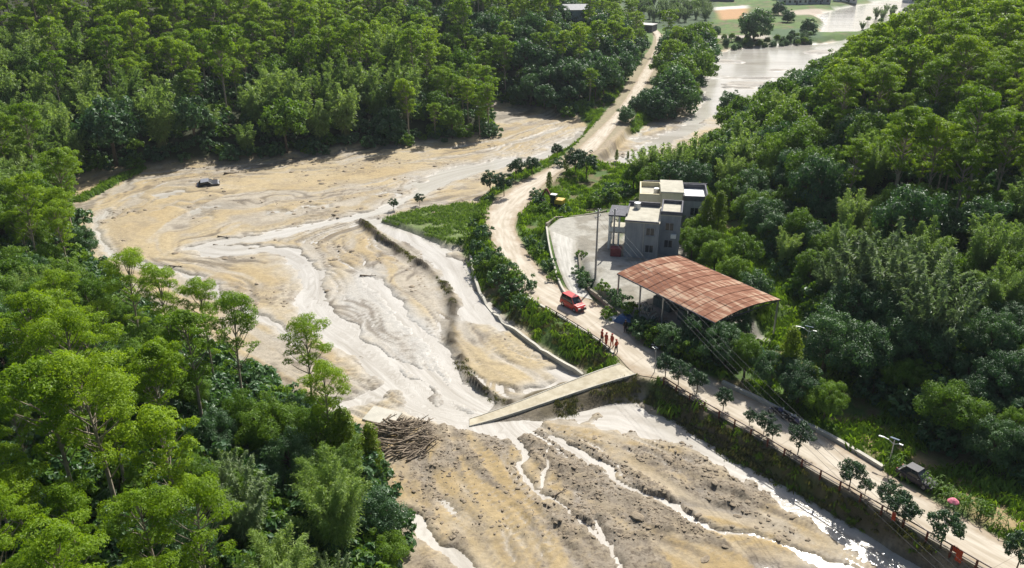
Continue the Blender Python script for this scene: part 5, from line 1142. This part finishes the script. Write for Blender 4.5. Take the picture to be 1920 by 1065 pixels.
# ------------------------------------------------------------------ people
M_SKIN = mat('skin', (.42, .26, .18), .6, noise=.08); M_ORANGE = mat('orange_overalls', (.50, .075, .03), .8, noise=.2); M_BOOT = mat('boots', (.03, .025, .02), .7, noise=.2); M_HAIR = mat('hair', (.012, .01, .01), .7, noise=.2)
M_HELM = mat('red_helmet', (.5, .04, .02), .3, noise=.08); M_BLK = mat('black_clothes', (.015, .015, .018), .8, noise=.3); M_NAVY = mat('dark_trousers', (.05, .045, .05), .8, noise=.2)
def person(loc, rz, top, legs, label, helmet=True, step=.12, arm=.1, s=1.0):
    V_ = []; E_ = []; Rr = []
    def add(p, r, par=None):
        V_.append(p); Rr.append(r); i = len(V_) - 1
        if par is not None: E_.append((par, i))
        return i
    pel = add((0, 0, .95), .145); sp = add((.01, 0, 1.15), .13, pel); ch = add((.02, 0, 1.36), .155, sp); nk = add((.02, 0, 1.49), .06, ch); hd_ = add((.04, 0, 1.58), .085, nk); cr = add((.04, 0, 1.68), .088, hd_)
    for sd in (-1, 1):
        hp = add((0, .10 * sd, .88), .11, pel); kn = add((.03 + step * .5 * sd, .11 * sd, .48), .075, hp); an = add((-.02 + step * sd, .11 * sd, .09), .05, kn); add((.14 + step * sd, .13 * sd, .04), .045, an)
        s0 = add((.02, .17 * sd, 1.40), .075, ch); el = add((-.02 + arm * sd, .25 * sd, 1.14), .05, s0); wr = add((.10 + arm * sd, .26 * sd, .92), .033, el); pm_ = add((.12 + arm * sd, .26 * sd, .85), .034, wr)
        for k, (fx, fl) in enumerate(((.03, .075), (.012, .085), (-.006, .08), (-.022, .065))): m1_ = add((.12 + arm * sd + fx, .262 * sd, .80), .010, pm_); add((.12 + arm * sd + fx + .008, .255 * sd, .80 - fl * .6), .008, m1_)
        t1 = add((.155 + arm * sd, .25 * sd, .84), .011, pm_); add((.17 + arm * sd, .245 * sd, .81), .009, t1)
    me = bpy.data.meshes.new('person_skeleton'); me.from_pydata(V_, E_, []); tmp = bpy.data.objects.new('person_skeleton', me); COL.objects.link(tmp)
    md = tmp.modifiers.new('skin', 'SKIN')
    for i, r in enumerate(Rr): me.skin_vertices[0].data[i].radius = (r, r)
    me.skin_vertices[0].data[0].use_root = True; sb = tmp.modifiers.new('sub', 'SUBSURF'); sb.levels = 1
    dg_ = bpy.context.evaluated_depsgraph_get(); bm_ = bpy.data.meshes.new_from_object(tmp.evaluated_get(dg_)); bpy.data.objects.remove(tmp)
    for m in (top, legs, M_SKIN, M_BOOT): bm_.materials.append(m)
    for f in bm_.polygons:
        c = f.center; f.material_index = 2 if (c.z > 1.47 or (abs(c.y) > .2 and c.z < .93)) else (3 if c.z < .16 else (1 if c.z < .95 else 0)); f.use_smooth = True
    o = mobj('person', bm_, None, None, loc, rz); o.scale = (s, s, s)
    hb = MB(); rings = []
    for i, (z, r) in enumerate(((1.615, .125), (1.65, .135), (1.72, .12), (1.77, .07), (1.785, .01))): rings.append([(.035 + r * math.cos(2 * math.pi * k / 12), r * .92 * math.sin(2 * math.pi * k / 12), z) for k in range(12)])
    hb.add(sum(rings, []), [(i * 12 + k, i * 12 + (k + 1) % 12, i * 12 + 12 + (k + 1) % 12, i * 12 + 12 + k) for i in range(4) for k in range(12)]); hb.obj('helmet' if helmet else 'hair', M_HELM if helmet else M_HAIR, o, True)
    fb = MB(); fb.box((.135, 0, 1.60), (.04, .03, .045)); fb.obj('nose', M_SKIN, o); eb = MB(); eb.box((.122, -.035, 1.625), (.02, .025, .012)); eb.box((.122, .035, 1.625), (.02, .025, .012)); eb.obj('eyes', M_HAIR, o); MB().box((.118, 0, 1.555), (.02, .05, .012)).obj('mouth', M_HELM, o)
    return tag(o, label, 'person')
for i, (px, py, rz_, lg, lab) in enumerate(((1128, 643, .6, M_NAVY, 'person in orange at the left end of the four walking beside the railing'), (1136, 649, .9, M_ORANGE, 'person in orange, second from left of the four beside the railing'), (1147, 651, -2.3, M_ORANGE, 'person in orange, third from left of the four beside the railing'), (1155, 662, 2.4, M_NAVY, 'person in orange, nearest the bridge of the four beside the railing'))):
    person(W(px, py, RZ + .01), rz_, M_ORANGE, lg, lab, True, .12 if i % 2 else -.1, .08, 1.03)
person(W(1172, 624, RZ + .01), 2.0, M_BLK, M_BLK, 'person in black standing at the shaded road edge', False, .02, .02)

# ------------------------------------------------------------------ small things on the near verge
M_PINK = mat('pink_cloth', (.70, .20, .27), .7, noise=.1); M_RCLOTH = mat('red_orange_cloth', (.55, .08, .03), .8, noise=.25, bump=.3)
u0 = on_ground(1781, 965); um = empty('umbrella', (u0.x, u0.y, max(u0.z, 1.9))); um.scale = (.5, .5, .8); b = MB(); K = 8; v = [(0, 0, 2.15)]
for i, (r, z) in enumerate(((.45, 2.02), (.85, 1.80), (.95, 1.70))): v += [(r * math.cos(2 * math.pi * k / 16) * (1 if k % 2 == 0 else .95), r * math.sin(2 * math.pi * k / 16) * (1 if k % 2 == 0 else .95), z) for k in range(16)]
b.add(v, [(0, 1 + k, 1 + (k + 1) % 16) for k in range(16)] + [(1 + i * 16 + k, 1 + i * 16 + (k + 1) % 16, 1 + (i + 1) * 16 + (k + 1) % 16, 1 + (i + 1) * 16 + k) for i in range(2) for k in range(16)]); b.obj('canopy', M_PINK, um)
for k in range(8): a_ = math.pi * k / 4; MB().beam((0, 0, 2.1), (.84 * math.cos(a_), .84 * math.sin(a_), 1.76), .02).obj('rib', M_STEEL, um)
MB().tube([(0, 0, -.2), (0, 0, 2.2)], .025, 6).obj('pole', M_STEEL, um); MB().tube([(0, 0, 0), (0, 0, .12)], .25, 12).obj('base', M_CONCD, um); tag(um, 'open pink umbrella beyond the road among the maize', 'umbrella')
def hung_cloth(px, py, rz_, w_, h_, label):
    p = W(px, py, RZ); n = 8; v = []
    for i in range(n + 1):
        for k in range(n + 1): x = (i / n - .5) * w_; z = .95 - h_ * k / n; v.append((x, .14 + .05 * math.sin(i * 1.7 + k * .6) + .04 * k / n, z))
    f = [(i * (n + 1) + k, i * (n + 1) + k + 1, (i + 1) * (n + 1) + k + 1, (i + 1) * (n + 1) + k) for i in range(n) for k in range(n)]
    m2 = len(v); v += [(x, y + .02, z) for x, y, z in v]; f += [tuple(m2 + q for q in ff)[::-1] for ff in f]
    o = MB().add(v, f).obj('hung_cloth', M_RCLOTH, None, True); o.location = p; o.rotation_euler = (0, 0, rz_); tag(o, label, 'cloth')
rh = heading((1600, 926), (1700, 984))
hung_cloth(1676, 976, rh + math.pi, .36, .85, 'red cloth hanging from the railing below the dark round tree'); hung_cloth(1790, 1041, rh + math.pi, .4, .5, 'red cloth bundled on the railing near the bottom right corner'); hung_cloth(1798, 1048, rh + math.pi, .5, 1.1, 'long red cloth hanging from the railing near the bottom right corner')

ROADSIDE = [(1247, 707, 1.0, 'first small tree beside the lamp post at the bridge junction'), (1272, 722, 1.0, 'second small tree right of the bridge junction, pale green'), (1306, 738, 1.0, 'third small tree along the railing from the bridge'), (1356, 768, .85, 'fourth small tree along the railing, on its own'), (1405, 797, .62, 'low round shrub like tree between the fourth and the pair of trees'), (1432, 813, .8, 'pale small tree, left of the close pair on the verge'), (1447, 827, .68, 'small dark tree, right of the close pair on the verge'),
    (1497, 846, 1.05, 'small tree on the verge opposite the parked motorbikes'), (1592, 915, 1.05, 'small tree on the verge before the white pipe'), (1622, 929, .6, 'low dark bush on the road edge left of the yellowish tree'), (1662, 958, .95, 'yellowish small tree left of the dark round one on the railing'), (1688, 988, 1.12, 'dark round tree with bare stem at the red cloth'), (1764, 1026, 1.25, 'largest dark round verge tree below the pink umbrella'), (1905, 1068, 1.1, 'verge tree cut by the bottom right corner')]
for px, py, s, lab in ROADSIDE:
    p = W(px, py, RZ); plant('rtree', (p.x, p.y, RZ - .05), s, lab, 'young trees planted along the near road', near=True)
a_, b_ = W(1568, 930, .8), W(1590, 915, 1.4); pp = empty('drain_pipe', a_); MB().tube([(0, 0, 0), b_ - a_], .11, 8).obj('pipe', M_WHITE, pp); MB().tube([(b_ - a_) * .97, (b_ - a_) * 1.03], .16, 8).obj('collar', M_CONC, pp); tag(pp, 'white drain pipe sticking out of the bank towards the mud', 'pipe')

# ------------------------------------------------------------------ verge shrubs
SHR = [(880, 452, 1.5), (896, 470, 1.3), (905, 445, 1.6), (912, 490, 1.2), (925, 492, 1.5), (938, 505, 1.6), (953, 518, 1.5), (968, 530, 1.5), (985, 545, 1.6), (912, 505, 1.2), (930, 530, 1.3), (900, 500, 1.2), (950, 555, 1.2), (975, 575, 1.1), (1085, 515, .9), (1092, 528, 1.1), (1100, 540, 1.0), (1088, 482, .8), (995, 460, 1.1), (1005, 480, 1.2), (1018, 470, 1.0), (1030, 505, 1.1), (1040, 525, 1.0),
       (1120, 385, 1.6), (1135, 380, 1.8), (1150, 378, 1.7), (1160, 365, 1.8), (1145, 365, 1.6), (1175, 372, 1.6), (1012, 385, 1.3), (1005, 372, 1.2), (1020, 398, 1.2), (1060, 400, 1.1), (1000, 400, .9), (1050, 312, 1.2), (890, 425, 1.1), (905, 410, 1.0), (918, 375, .9), (935, 360, 1.0), (1150, 560, 1.1), (1165, 575, 1.2), (1185, 590, 1.2), (1200, 612, 1.1), (1130, 545, 1.0), (1215, 628, 1.2)]
SHN = ['on the bank below the road bend', 'on the bank beside the canal', 'on the strip between road and driveway', 'behind the yard by the grey house', 'at the edge of the meadow', 'on the shaded bank between road and yard']
def shzone(px, py):
    if px < 990 and py < 400: return 4
    if px < 925 and py < 480: return 0
    if px < 990: return 1
    if px < 1050 and py > 440: return 2
    if py > 470: return 5
    return 3 if px > 1105 else 4
byz = {}
for px, py, s in SHR: byz.setdefault(shzone(px, py), []).append((px, py, s))
ORD = ['first', 'second', 'third', 'fourth', 'fifth', 'sixth', 'seventh', 'eighth', 'ninth', 'tenth', 'eleventh', 'twelfth', 'thirteenth', 'fourteenth', 'fifteenth', 'sixteenth', 'seventeenth', 'eighteenth', 'nineteenth', 'twentieth']
for z, L_ in byz.items():
    for i, (px, py, s) in enumerate(sorted(L_)):
        p = on_ground(px, py); plant('shrubd' if (i + z) % 3 else 'shrub', (p.x, p.y, p.z - .1), s, '%s shrub %s, %s from the left' % ('dark green leafy' if (i + z) % 3 else 'fresh green', SHN[z], ORD[i]), 'shrubs ' + SHN[z], 1.0, i, None, True)

# ------------------------------------------------------------------ maize row, crop field, grass
def maize_mesh(seed, h=1.9, n=9, wl=.10, ll=.9):
    R = np.random.default_rng(seed); P = []; N_ = []; D_ = []; L_ = []
    for k in range(n):
        az = k * 2.5 + R.normal(0, .3); z = h * (.2 + .8 * k / n); o = np.array((math.cos(az), math.sin(az), 0))
        for q, (f, dz) in enumerate(((.18, .12), (.5, .12), (.8, -.1))): P.append(np.array((0, 0, z)) + o * ll * f * .8 + np.array((0, 0, dz))); D_.append(o + np.array((0, 0, .6 - .8 * q))); N_.append(np.array((0, 0, 1.)) - o * (.6 - .8 * q)); L_.append(ll * .5)
    L_ = np.array(L_); return leaf_mesh('leaves', np.array(P), np.array(N_), np.array(D_), L_, L_ * .28, R, M_MAIZE)
MZ = [maize_mesh(i) for i in range(4)]; ST = MB().tube([(0, 0, -.2), (0, 0, 1.9)], [.03, .015], 5).mesh('stalk'); ST.materials.append(M_GRASS)
row = resample([W(a, b_, 1.95) for a, b_ in ((1672, 884), (1700, 897), (1735, 917), (1780, 948), (1817, 966), (1890, 1006))], .62); k = 0
mz = []
for p in row:
    for q in range(2):
        x, y = p.x + random.uniform(-.3, .5), p.y + random.uniform(0, 1.0); px, py, _ = pix(x, y, 2)
        if 1690 < px < 1722 and py < 925: continue
        mz.append((px, x, y))
mz.sort()
for i, (px, x, y) in enumerate(mz):
    o = empty('maize_plant', (x, y, ground_z(x, y) - .02), random.uniform(0, 6)); s = random.uniform(.7, 1.0); o.scale = (s, s, s); mobj('stalk', ST, None, o); mobj('leaves', MZ[i % 4], None, o)
    tag(o, 'green maize plant in the row along the right road edge' + (' left of the parked car' if px < 1700 else (' left of the umbrella' if px < 1775 else ' right of the umbrella')), 'maize', 'maize plants along the right road edge')
def tuft(seed, n=26, h=.55, m=None):
    R = np.random.default_rng(seed); r = R.uniform(0, .45, n); t = R.uniform(0, 6.28, n); b = np.stack([r * np.cos(t), r * np.sin(t), np.zeros(n)], 1); L_ = h * R.uniform(.6, 1.3, n); d = np.stack([np.cos(t) * .5, np.sin(t) * .5, np.ones(n)], 1) + R.normal(0, .2, (n, 3))
    return leaf_mesh('tuft', b + unit(d) * (L_ / 2)[:, None], np.stack([np.cos(t), np.sin(t), R.uniform(.2, 1, n)], 1), d, L_, L_ * .22, R, m or M_GRASS)
def pts_in(poly, n, seed):
    R = np.random.default_rng(seed); xs = [p[0] for p in poly]; ys = [p[1] for p in poly]; X = R.uniform(min(xs), max(xs), n); Y = R.uniform(min(ys), max(ys), n); k = inside(X, Y, poly); return X[k], Y[k]
def stuffing(name, X, Y, meshes, s0, s1, label, cat, sink=.05):
    R = np.random.default_rng(len(X)); n = len(X); pts = [(X[i], Y[i], ground_z(X[i], Y[i]) - sink) for i in range(n)]
    instancer(name, meshes, pts, R.uniform(0, 6.28, n), R.uniform(s0, s1, n), R.integers(0, len(meshes), n), label, cat)
# rows of the crop field
rx, ry = [], []
c0_ = W(716, 409, .6); dirr = (W(882, 458, .6) - c0_).normalized(); nrm = Vector((-dirr.y, dirr.x, 0))
for i in range(-4, 44):
    for k in range(0, 90):
        p = c0_ + dirr * k * .42 + nrm * i * .8; rx.append(p.x + random.uniform(-.12, .12)); ry.append(p.y + random.uniform(-.12, .12))
X = np.array(rx); Y = np.array(ry); kk = inside(X, Y, CROP) & (fbm(X / 3, Y / 3, 2, 301) > .36); stuffing('vegetable_crop', X[kk], Y[kk], [tuft(20 + i, 22, .5, M_MAIZE) for i in range(3)], .7, 1.2, 'rows of green vegetable crop between the canal and the road bend', 'crop')
# rough grass on banks, verges and the meadow
R = np.random.default_rng(77); n = 60000; X = R.uniform(-70, 75, n); Y = R.uniform(48, 250, n); ok = []
for i in range(n):
    x, y = X[i], Y[i]; e = field('E', x, y)
    if e < .35 or field('roadq', x, y) < .45 or field('conc', x, y) > .15 or field('built', x, y) < .5 or field('drive', x, y) > .1 or field('V', x, y) > 5: continue
    px, py, d = pix(x, y, 2)
    if not (-30 < px < 1960 and 0 < py < 1120): continue
    if field('lower', x, y) and px > 1190 and e < 4.6 and i % 3: continue
    ok.append(i)
ok = np.array(ok); den = fbm(X[ok] / 4, Y[ok] / 4, 4, 107); ok = ok[den < .60]; stuffing('rough_grass', X[ok], Y[ok], [tuft(40 + i) for i in range(4)], .8, 1.8, 'rough green grass on the banks, verges and meadow', 'grass')
bx_, by_ = [], []
for pa, pb, dn in (((1238, 712), (1990, 1152), .035), ((940, 490), (1150, 660), .10)):
    for p in offset_pts(ROAD_L, pa, pb, dn): q = .35 + 3.2 * random.random(); bx_.append(p[0] + p[2] * q); by_.append(p[1] + p[3] * q)
X = np.array(bx_); Y = np.array(by_); kk = np.array([field('E', x, y) > -.1 and (X[i], i)[1] >= 0 for i, (x, y) in enumerate(zip(X, Y))]) & (fbm(X / 3, Y / 3, 3, 331) > .26)
M_WEED = leaf_mat('bank_weed', (.065, .095, .028), (.18, .165, .07), .32); stuffing('bank_weeds', X[kk], Y[kk], [tuft(60 + i, 34, .50, M_WEED) for i in range(8)] + [tuft(75 + i, 30, .45, M_GRASS) for i in range(3)], .4, 1.0, 'brownish weeds on the steep bank between the railing and the mud', 'weeds', .1)
rl = resample([Vector((p[0], p[1], 0)) for p in RIDGE], .16); rl = [p for p in rl if float(fbm(np.array(p.x / 4), np.array(p.y / 4), 2, 351)) > .52]
for _ in range(420):
    t = random.uniform(.35, 1) ** .7; p = (W(880, 798, 0)).lerp(W(1193, 701, 1.98), t); q = random.uniform(.25, 2.6); nn = (W(1193, 701, 1.98) - W(880, 798, 0)); nn.z = 0; nn.normalize(); p = p + Vector((nn.y, -nn.x, 0)) * q
    if field('E', p.x, p.y) < 3 and float(fbm(np.array(p.x / 1.5), np.array(p.y / 1.5), 2, 357)) > .40: rl.append(p)
stuffing('ridge_weeds', np.array([p.x + random.uniform(-.6, .6) for p in rl]), np.array([p.y + random.uniform(-.6, .6) for p in rl]), [tuft(80 + i, 24, .38, M_WEED) for i in range(3)], .5, 1.1, 'dry weeds on the broken canal bank and below the bridge', 'weeds', .1)
rs = resample(smooth_line(Wl([(262, 320), (225, 336), (190, 355), (150, 378)]), 5), .10)
stuffing('reed_strip', np.array([p.x + random.gauss(0, .55) for p in rs]), np.array([p.y + random.gauss(0, .55) for p in rs]), [tuft(90 + i, 30, .75, M_GRASS) for i in range(3)], .8, 1.5, 'narrow strip of green reeds crossing the sand at the head of the bend', 'reeds', .1)
# undergrowth below the trees
R = np.random.default_rng(78); n = 46000; X = R.uniform(-190, 170, n); Y = R.uniform(25, 330, n); ok = []
for i in range(n):
    x, y = X[i], Y[i]; v = field('V', x, y)
    if v < .3 or v > 75 or field('built', x, y) < .5 or field('conc', x, y) > .05 or field('roadq', x, y) < 1.2: continue
    px, py, d = pix(x, y, ground_z(x, y) + 1)
    if not (-60 < px < 1980 and -20 < py < 1200) : continue
    if d > 120 and i % 3: continue
    ok.append(i)
ok = np.array(ok); stuffing('undergrowth', X[ok], Y[ok], [joined(v_[1][0], v_[1][1], 'bush') for k_ in ('shrub', 'shrubd', 'shrubd') for v_ in KIND[k_]], .8, 2.1, 'dense low undergrowth covering the wooded slopes', 'undergrowth', .2)
print('GRASS/UNDER', len(ok))

# ------------------------------------------------------------------ rocks, driftwood, far buildings
M_ROCK = mat('mud_caked_stone', (.18, .14, .095), .95, col2=(.34, .28, .20), scale=1.6, bump=.4); M_LOG = mat('stripped_wood', (.085, .066, .045), .9, col2=(.29, .23, .165), scale=2.5, bump=.3)
def rock_mesh(seed):
    bm = bmesh.new(); bmesh.ops.create_icosphere(bm, subdivisions=2, radius=.5); R = np.random.default_rng(seed); o = R.uniform(-50, 50, 3)
    for v in bm.verts:
        c = v.co; k = .75 + .7 * float(fbm(np.array(c.x * 2.2 + o[0]), np.array(c.y * 2.2 + c.z * 1.7 + o[1]), 3, seed)) - .2; v.co = Vector((c.x * k * 1.35, c.y * k, c.z * k * .5))
    me = bpy.data.meshes.new('boulder'); bm.to_mesh(me); bm.free(); me.materials.append(M_ROCK); return me
RK = [rock_mesh(i) for i in range(6)]
def rock_spots(n, seed):
    R = np.random.default_rng(seed); out = []
    X = R.uniform(-14, 52, n * 60); Y = R.uniform(55, 98, n * 60)
    for x, y in zip(X, Y):
        if len(out) >= n: break
        if field('E', x, y) > -.5 or not field('lower', x, y): continue
        if .10 + field('rub', x, y) * .8 + field('streak2', x, y) * 2.2 < R.random() or field('chan', x, y) < .9: continue
        px, py, d = pix(x, y, ZL)
        if 700 < px < 1900 and 760 < py < 1070: out.append((px, py, x, y))
    return out
BIG = [(1255, 862, 1.5), (1195, 968, 1.7), (1402, 940, .9), (1383, 968, 1.0), (1322, 1050, 1.3), (1485, 995, .9), (1487, 970, .8), (1372, 945, .7), (1178, 1005, 1.0), (1340, 905, 1.0), (1430, 915, .8), (1005, 925, .9), (1090, 980, .7), (1310, 965, .8), (1150, 800, 1.1), (1115, 820, 1.0), (1235, 815, .9), (1280, 870, .8), (1460, 1010, .8), (1360, 1025, .7), (905, 862, .8), (1050, 1000, .6), (820, 968, .5), (1330, 880, .7)]
ROWN = lambda px, py: ('near the bridge' if py < 830 else ('in the middle of the lower mud' if py < 940 else 'in the lower mud near the picture bottom'))
bz = {}
for px, py, s in BIG: bz.setdefault(ROWN(px, py), []).append((px, py, s))
for z, L_ in bz.items():
    for i, (px, py, s) in enumerate(sorted(L_)):
        p = on_ground(px, py); s *= .62; o = mobj('boulder', RK[i % 6], None, None, (p.x, p.y, p.z), random.uniform(0, 6)); o.scale = (s * 1.2, s, s * .8); tag(o, 'large mud caked boulder %s, %s from the left' % (z, ORD[i]), 'boulder', 'large boulders in the lower mud')
sp_ = rock_spots(2600, 3); R = np.random.default_rng(9)
instancer('rubble', RK, [(x, y, ground_z(x, y) + .02) for _, _, x, y in sp_], R.uniform(0, 6.28, len(sp_)), .08 + .34 * R.random(len(sp_)) ** 3, R.integers(0, 6, len(sp_)), 'mud caked stones and clods strewn over the lower mud', 'rubble')
X = R.uniform(-80, 25, 6000); Y = R.uniform(75, 190, 6000); ok = [i for i in range(6000) if field('E', X[i], Y[i]) < -1 and not field('lower', X[i], Y[i]) and field('chan', X[i], Y[i]) > 1.1 and field('sheet', X[i], Y[i]) < .4 and field('rub', X[i], Y[i]) > .06]
ok = ok[:420]; instancer('debris_lumps', RK, [(X[i], Y[i], ground_z(X[i], Y[i])) for i in ok], R.uniform(0, 6.28, len(ok)), .25 + .8 * R.random(len(ok)) ** 3, R.integers(0, 6, len(ok)), 'dark clods and debris scattered over the sand of the bend', 'debris')
def log_mesh(seed):
    R = np.random.default_rng(seed); L_ = 3.0; b = MB(); pts = [(L_ * (t - .5), .1 * math.sin(4 * t + seed), .07 * math.cos(5 * t + seed)) for t in np.linspace(0, 1, 6)]; b.tube(pts, [.11 - .07 * t for t in np.linspace(0, 1, 6)], 6)
    for k in range(3): t = R.uniform(.3, .9); a = R.uniform(0, 6.28); p = Vector((L_ * (t - .5), 0, 0)); b.tube([p, p + Vector((.3, .3 * math.cos(a), .3 * math.sin(a)))], [.035, .01], 4)
    me = b.mesh('log', True); me.materials.append(M_LOG); return me
LG = [log_mesh(i) for i in range(5)]; pc = on_ground(752, 824); nlog = 0
PILE = Wl([(690, 800), (730, 785), (800, 795), (812, 830), (800, 858), (745, 868), (705, 850)], -.1); X, Y = pts_in(PILE, 700, 4); R = np.random.default_rng(14)
for i in range(min(len(X), 170)):
    x, y = X[i], Y[i]; d = -float(sdist(np.array([x]), np.array([y]), PILE)[0]); z = ground_z(x, y) + .05 + R.random() * min(.75, d * .3)
    o = mobj('driftwood_log', LG[i % 5], None, None, (x, y, z)); s = R.uniform(.55, 1.15); o.scale = (s * R.uniform(.7, 1.1), s, s); o.rotation_euler = (0, R.normal(0, .22), .45 + R.normal(0, .38))
    px, py, _ = pix(x, y, z); tag(o, 'driftwood log in the tangled pile beside the green slope, %s' % (pick(px, (715, 'left end'), (735, 'left'), (752, 'centre left'), (770, 'centre right'), (788, 'right'), (9999, 'right end')) + ' ' + pick(py, (808, 'top'), (822, 'upper'), (836, 'middle'), (850, 'lower'), (9999, 'bottom'))), 'log', 'driftwood logs piled below the slope')
for px, py, rz_, s, lab in ((690, 518, .1, .8, 'dark log stranded on sand left of the canal head'), (420, 445, .0, .7, 'dark log lying beside the channel pool of the bend'), (415, 462, -.1, .9, 'short dark log at the lip of the channel pool'), (330, 500, .1, .7, 'thin log on the sand near the left edge of the bend'), (440, 325, .5, 1.4, 'long branch lying by the forest shadow right of the wrecked car'), (935, 590, -.6, .6, 'short log stranded in the canal'), (1050, 925, .8, .7, 'log in the lower mud beside the thin stream')):
    p = on_ground(px, py); o = mobj('stranded_log', LG[px % 5], None, None, (p.x, p.y, p.z + .1)); o.scale = (s, s * 1.6, s * 1.6); o.rotation_euler = (0, 0, rz_); tag(o, lab, 'log')
slab_p = on_ground(717, 783); o = MB().box((0, 0, .12), (3.4, 2.6, .3)).obj('concrete_slab', M_CONC, None, False, .04); o.location = slab_p; o.rotation_euler = (.05, .03, -.35); tag(o, 'pale concrete slab beside the driftwood pile', 'slab')

M_BLUER = mat('blue_roof_sheet', (.08, .13, .30), .5, noise=.2); M_GREYR = mat('grey_roof_sheet', (.33, .33, .34), .7, noise=.2); M_WALLW = mat('pale_wall', (.55, .53, .50), .9, noise=.12)
def far_house(px, py, w_, d_, h_, rz_, roof, wallm, label, gable=True, floors=1):
    p = on_ground(px, py); o = empty('far_house', p, rz_); shell(MB(), -w_ / 2, w_ / 2, 0, d_, -1, h_).obj('wall', wallm, o)
    if gable: MB().add([(-w_ / 2 - .4, -.5, h_), (w_ / 2 + .4, -.5, h_), (w_ / 2 + .4, d_ + .5, h_), (-w_ / 2 - .4, d_ + .5, h_), (-w_ / 2 - .4, d_ / 2, h_ + d_ * .22), (w_ / 2 + .4, d_ / 2, h_ + d_ * .22)], [(0, 1, 5, 4), (2, 3, 4, 5), (0, 4, 3), (1, 2, 5), (3, 2, 1, 0)]).obj('roof', roof, o)
    else: shell(MB(), -w_ / 2 - .3, w_ / 2 + .3, -.3, d_ + .3, h_ + .003, h_ + .25).obj('roof', roof, o)
    nw = max(2, int(w_ / 3.2))
    for fl in range(floors):
        for k in range(nw): x = -w_ / 2 + w_ * (k + .5) / nw; z = h_ * (fl + .52) / floors; MB().box((x, -.03, z), (1.3, .1, 1.3)).obj('window', M_GLASS, o)
    MB().box((w_ * .08, -.04, 1.05), (1.1, .1, 2.1)).obj('door', M_TRIM, o); return tag(o, label, 'house')
far_house(1204, 60, 9, 7, 3.0, -.5, M_WALLW, M_TRIM, 'low house with pale flat roof beside the far end of the road', False)
far_house(1080, 52, 9, 8, 6.5, .1, M_GREYR, M_GREYW, 'grey two storey house half hidden by the far forest', True, 2)
far_house(1110, 62, 5, 4, 3, .1, M_WALLW, M_GREYW, 'small outbuilding with pale roof right of the hidden grey house', False)
far_house(1490, 9, 16, 9, 3.6, .05, M_BLUER, M_WALLW, 'long blue roofed house at the top of the picture, left one'); far_house(1535, 8, 14, 9, 3.8, 0, M_BLUER, M_GREYW, 'long blue roofed house at the top of the picture, right one'); far_house(1588, 4, 12, 9, 5.5, -.1, M_GREYR, M_WALLW, 'grey roofed house at the top of the picture beside the flood', True, 2); far_house(1722, 6, 12, 9, 6.5, .1, M_BLUER, M_WALLW, 'white walled house above the lime trees at the top right', True, 2); far_house(1350, 3, 18, 10, 3.5, .08, M_BLUER, M_TRIM, 'dark blue roofed shed at the top edge beyond the fields')

# ------------------------------------------------------------------ the air of the valley
def haze():
    o = MB().box((0, 700, 30), (2600, 1700, 70)).obj('haze', bpy.data.materials.new('valley_haze')); m = o.data.materials[0]; m.use_nodes = True; nt = m.node_tree
    nt.nodes.remove(nt.nodes['Principled BSDF']); v = nt.nodes.new('ShaderNodeVolumePrincipled'); v.inputs['Color'].default_value = (.80, .88, 1, 1); v.inputs['Density'].default_value = .00009; v.inputs['Anisotropy'].default_value = .2
    nt.links.new(v.outputs[0], nt.nodes['Material Output'].inputs['Volume']); tag(o, 'thin pale haze filling the valley', 'haze', kind='stuff')
haze()
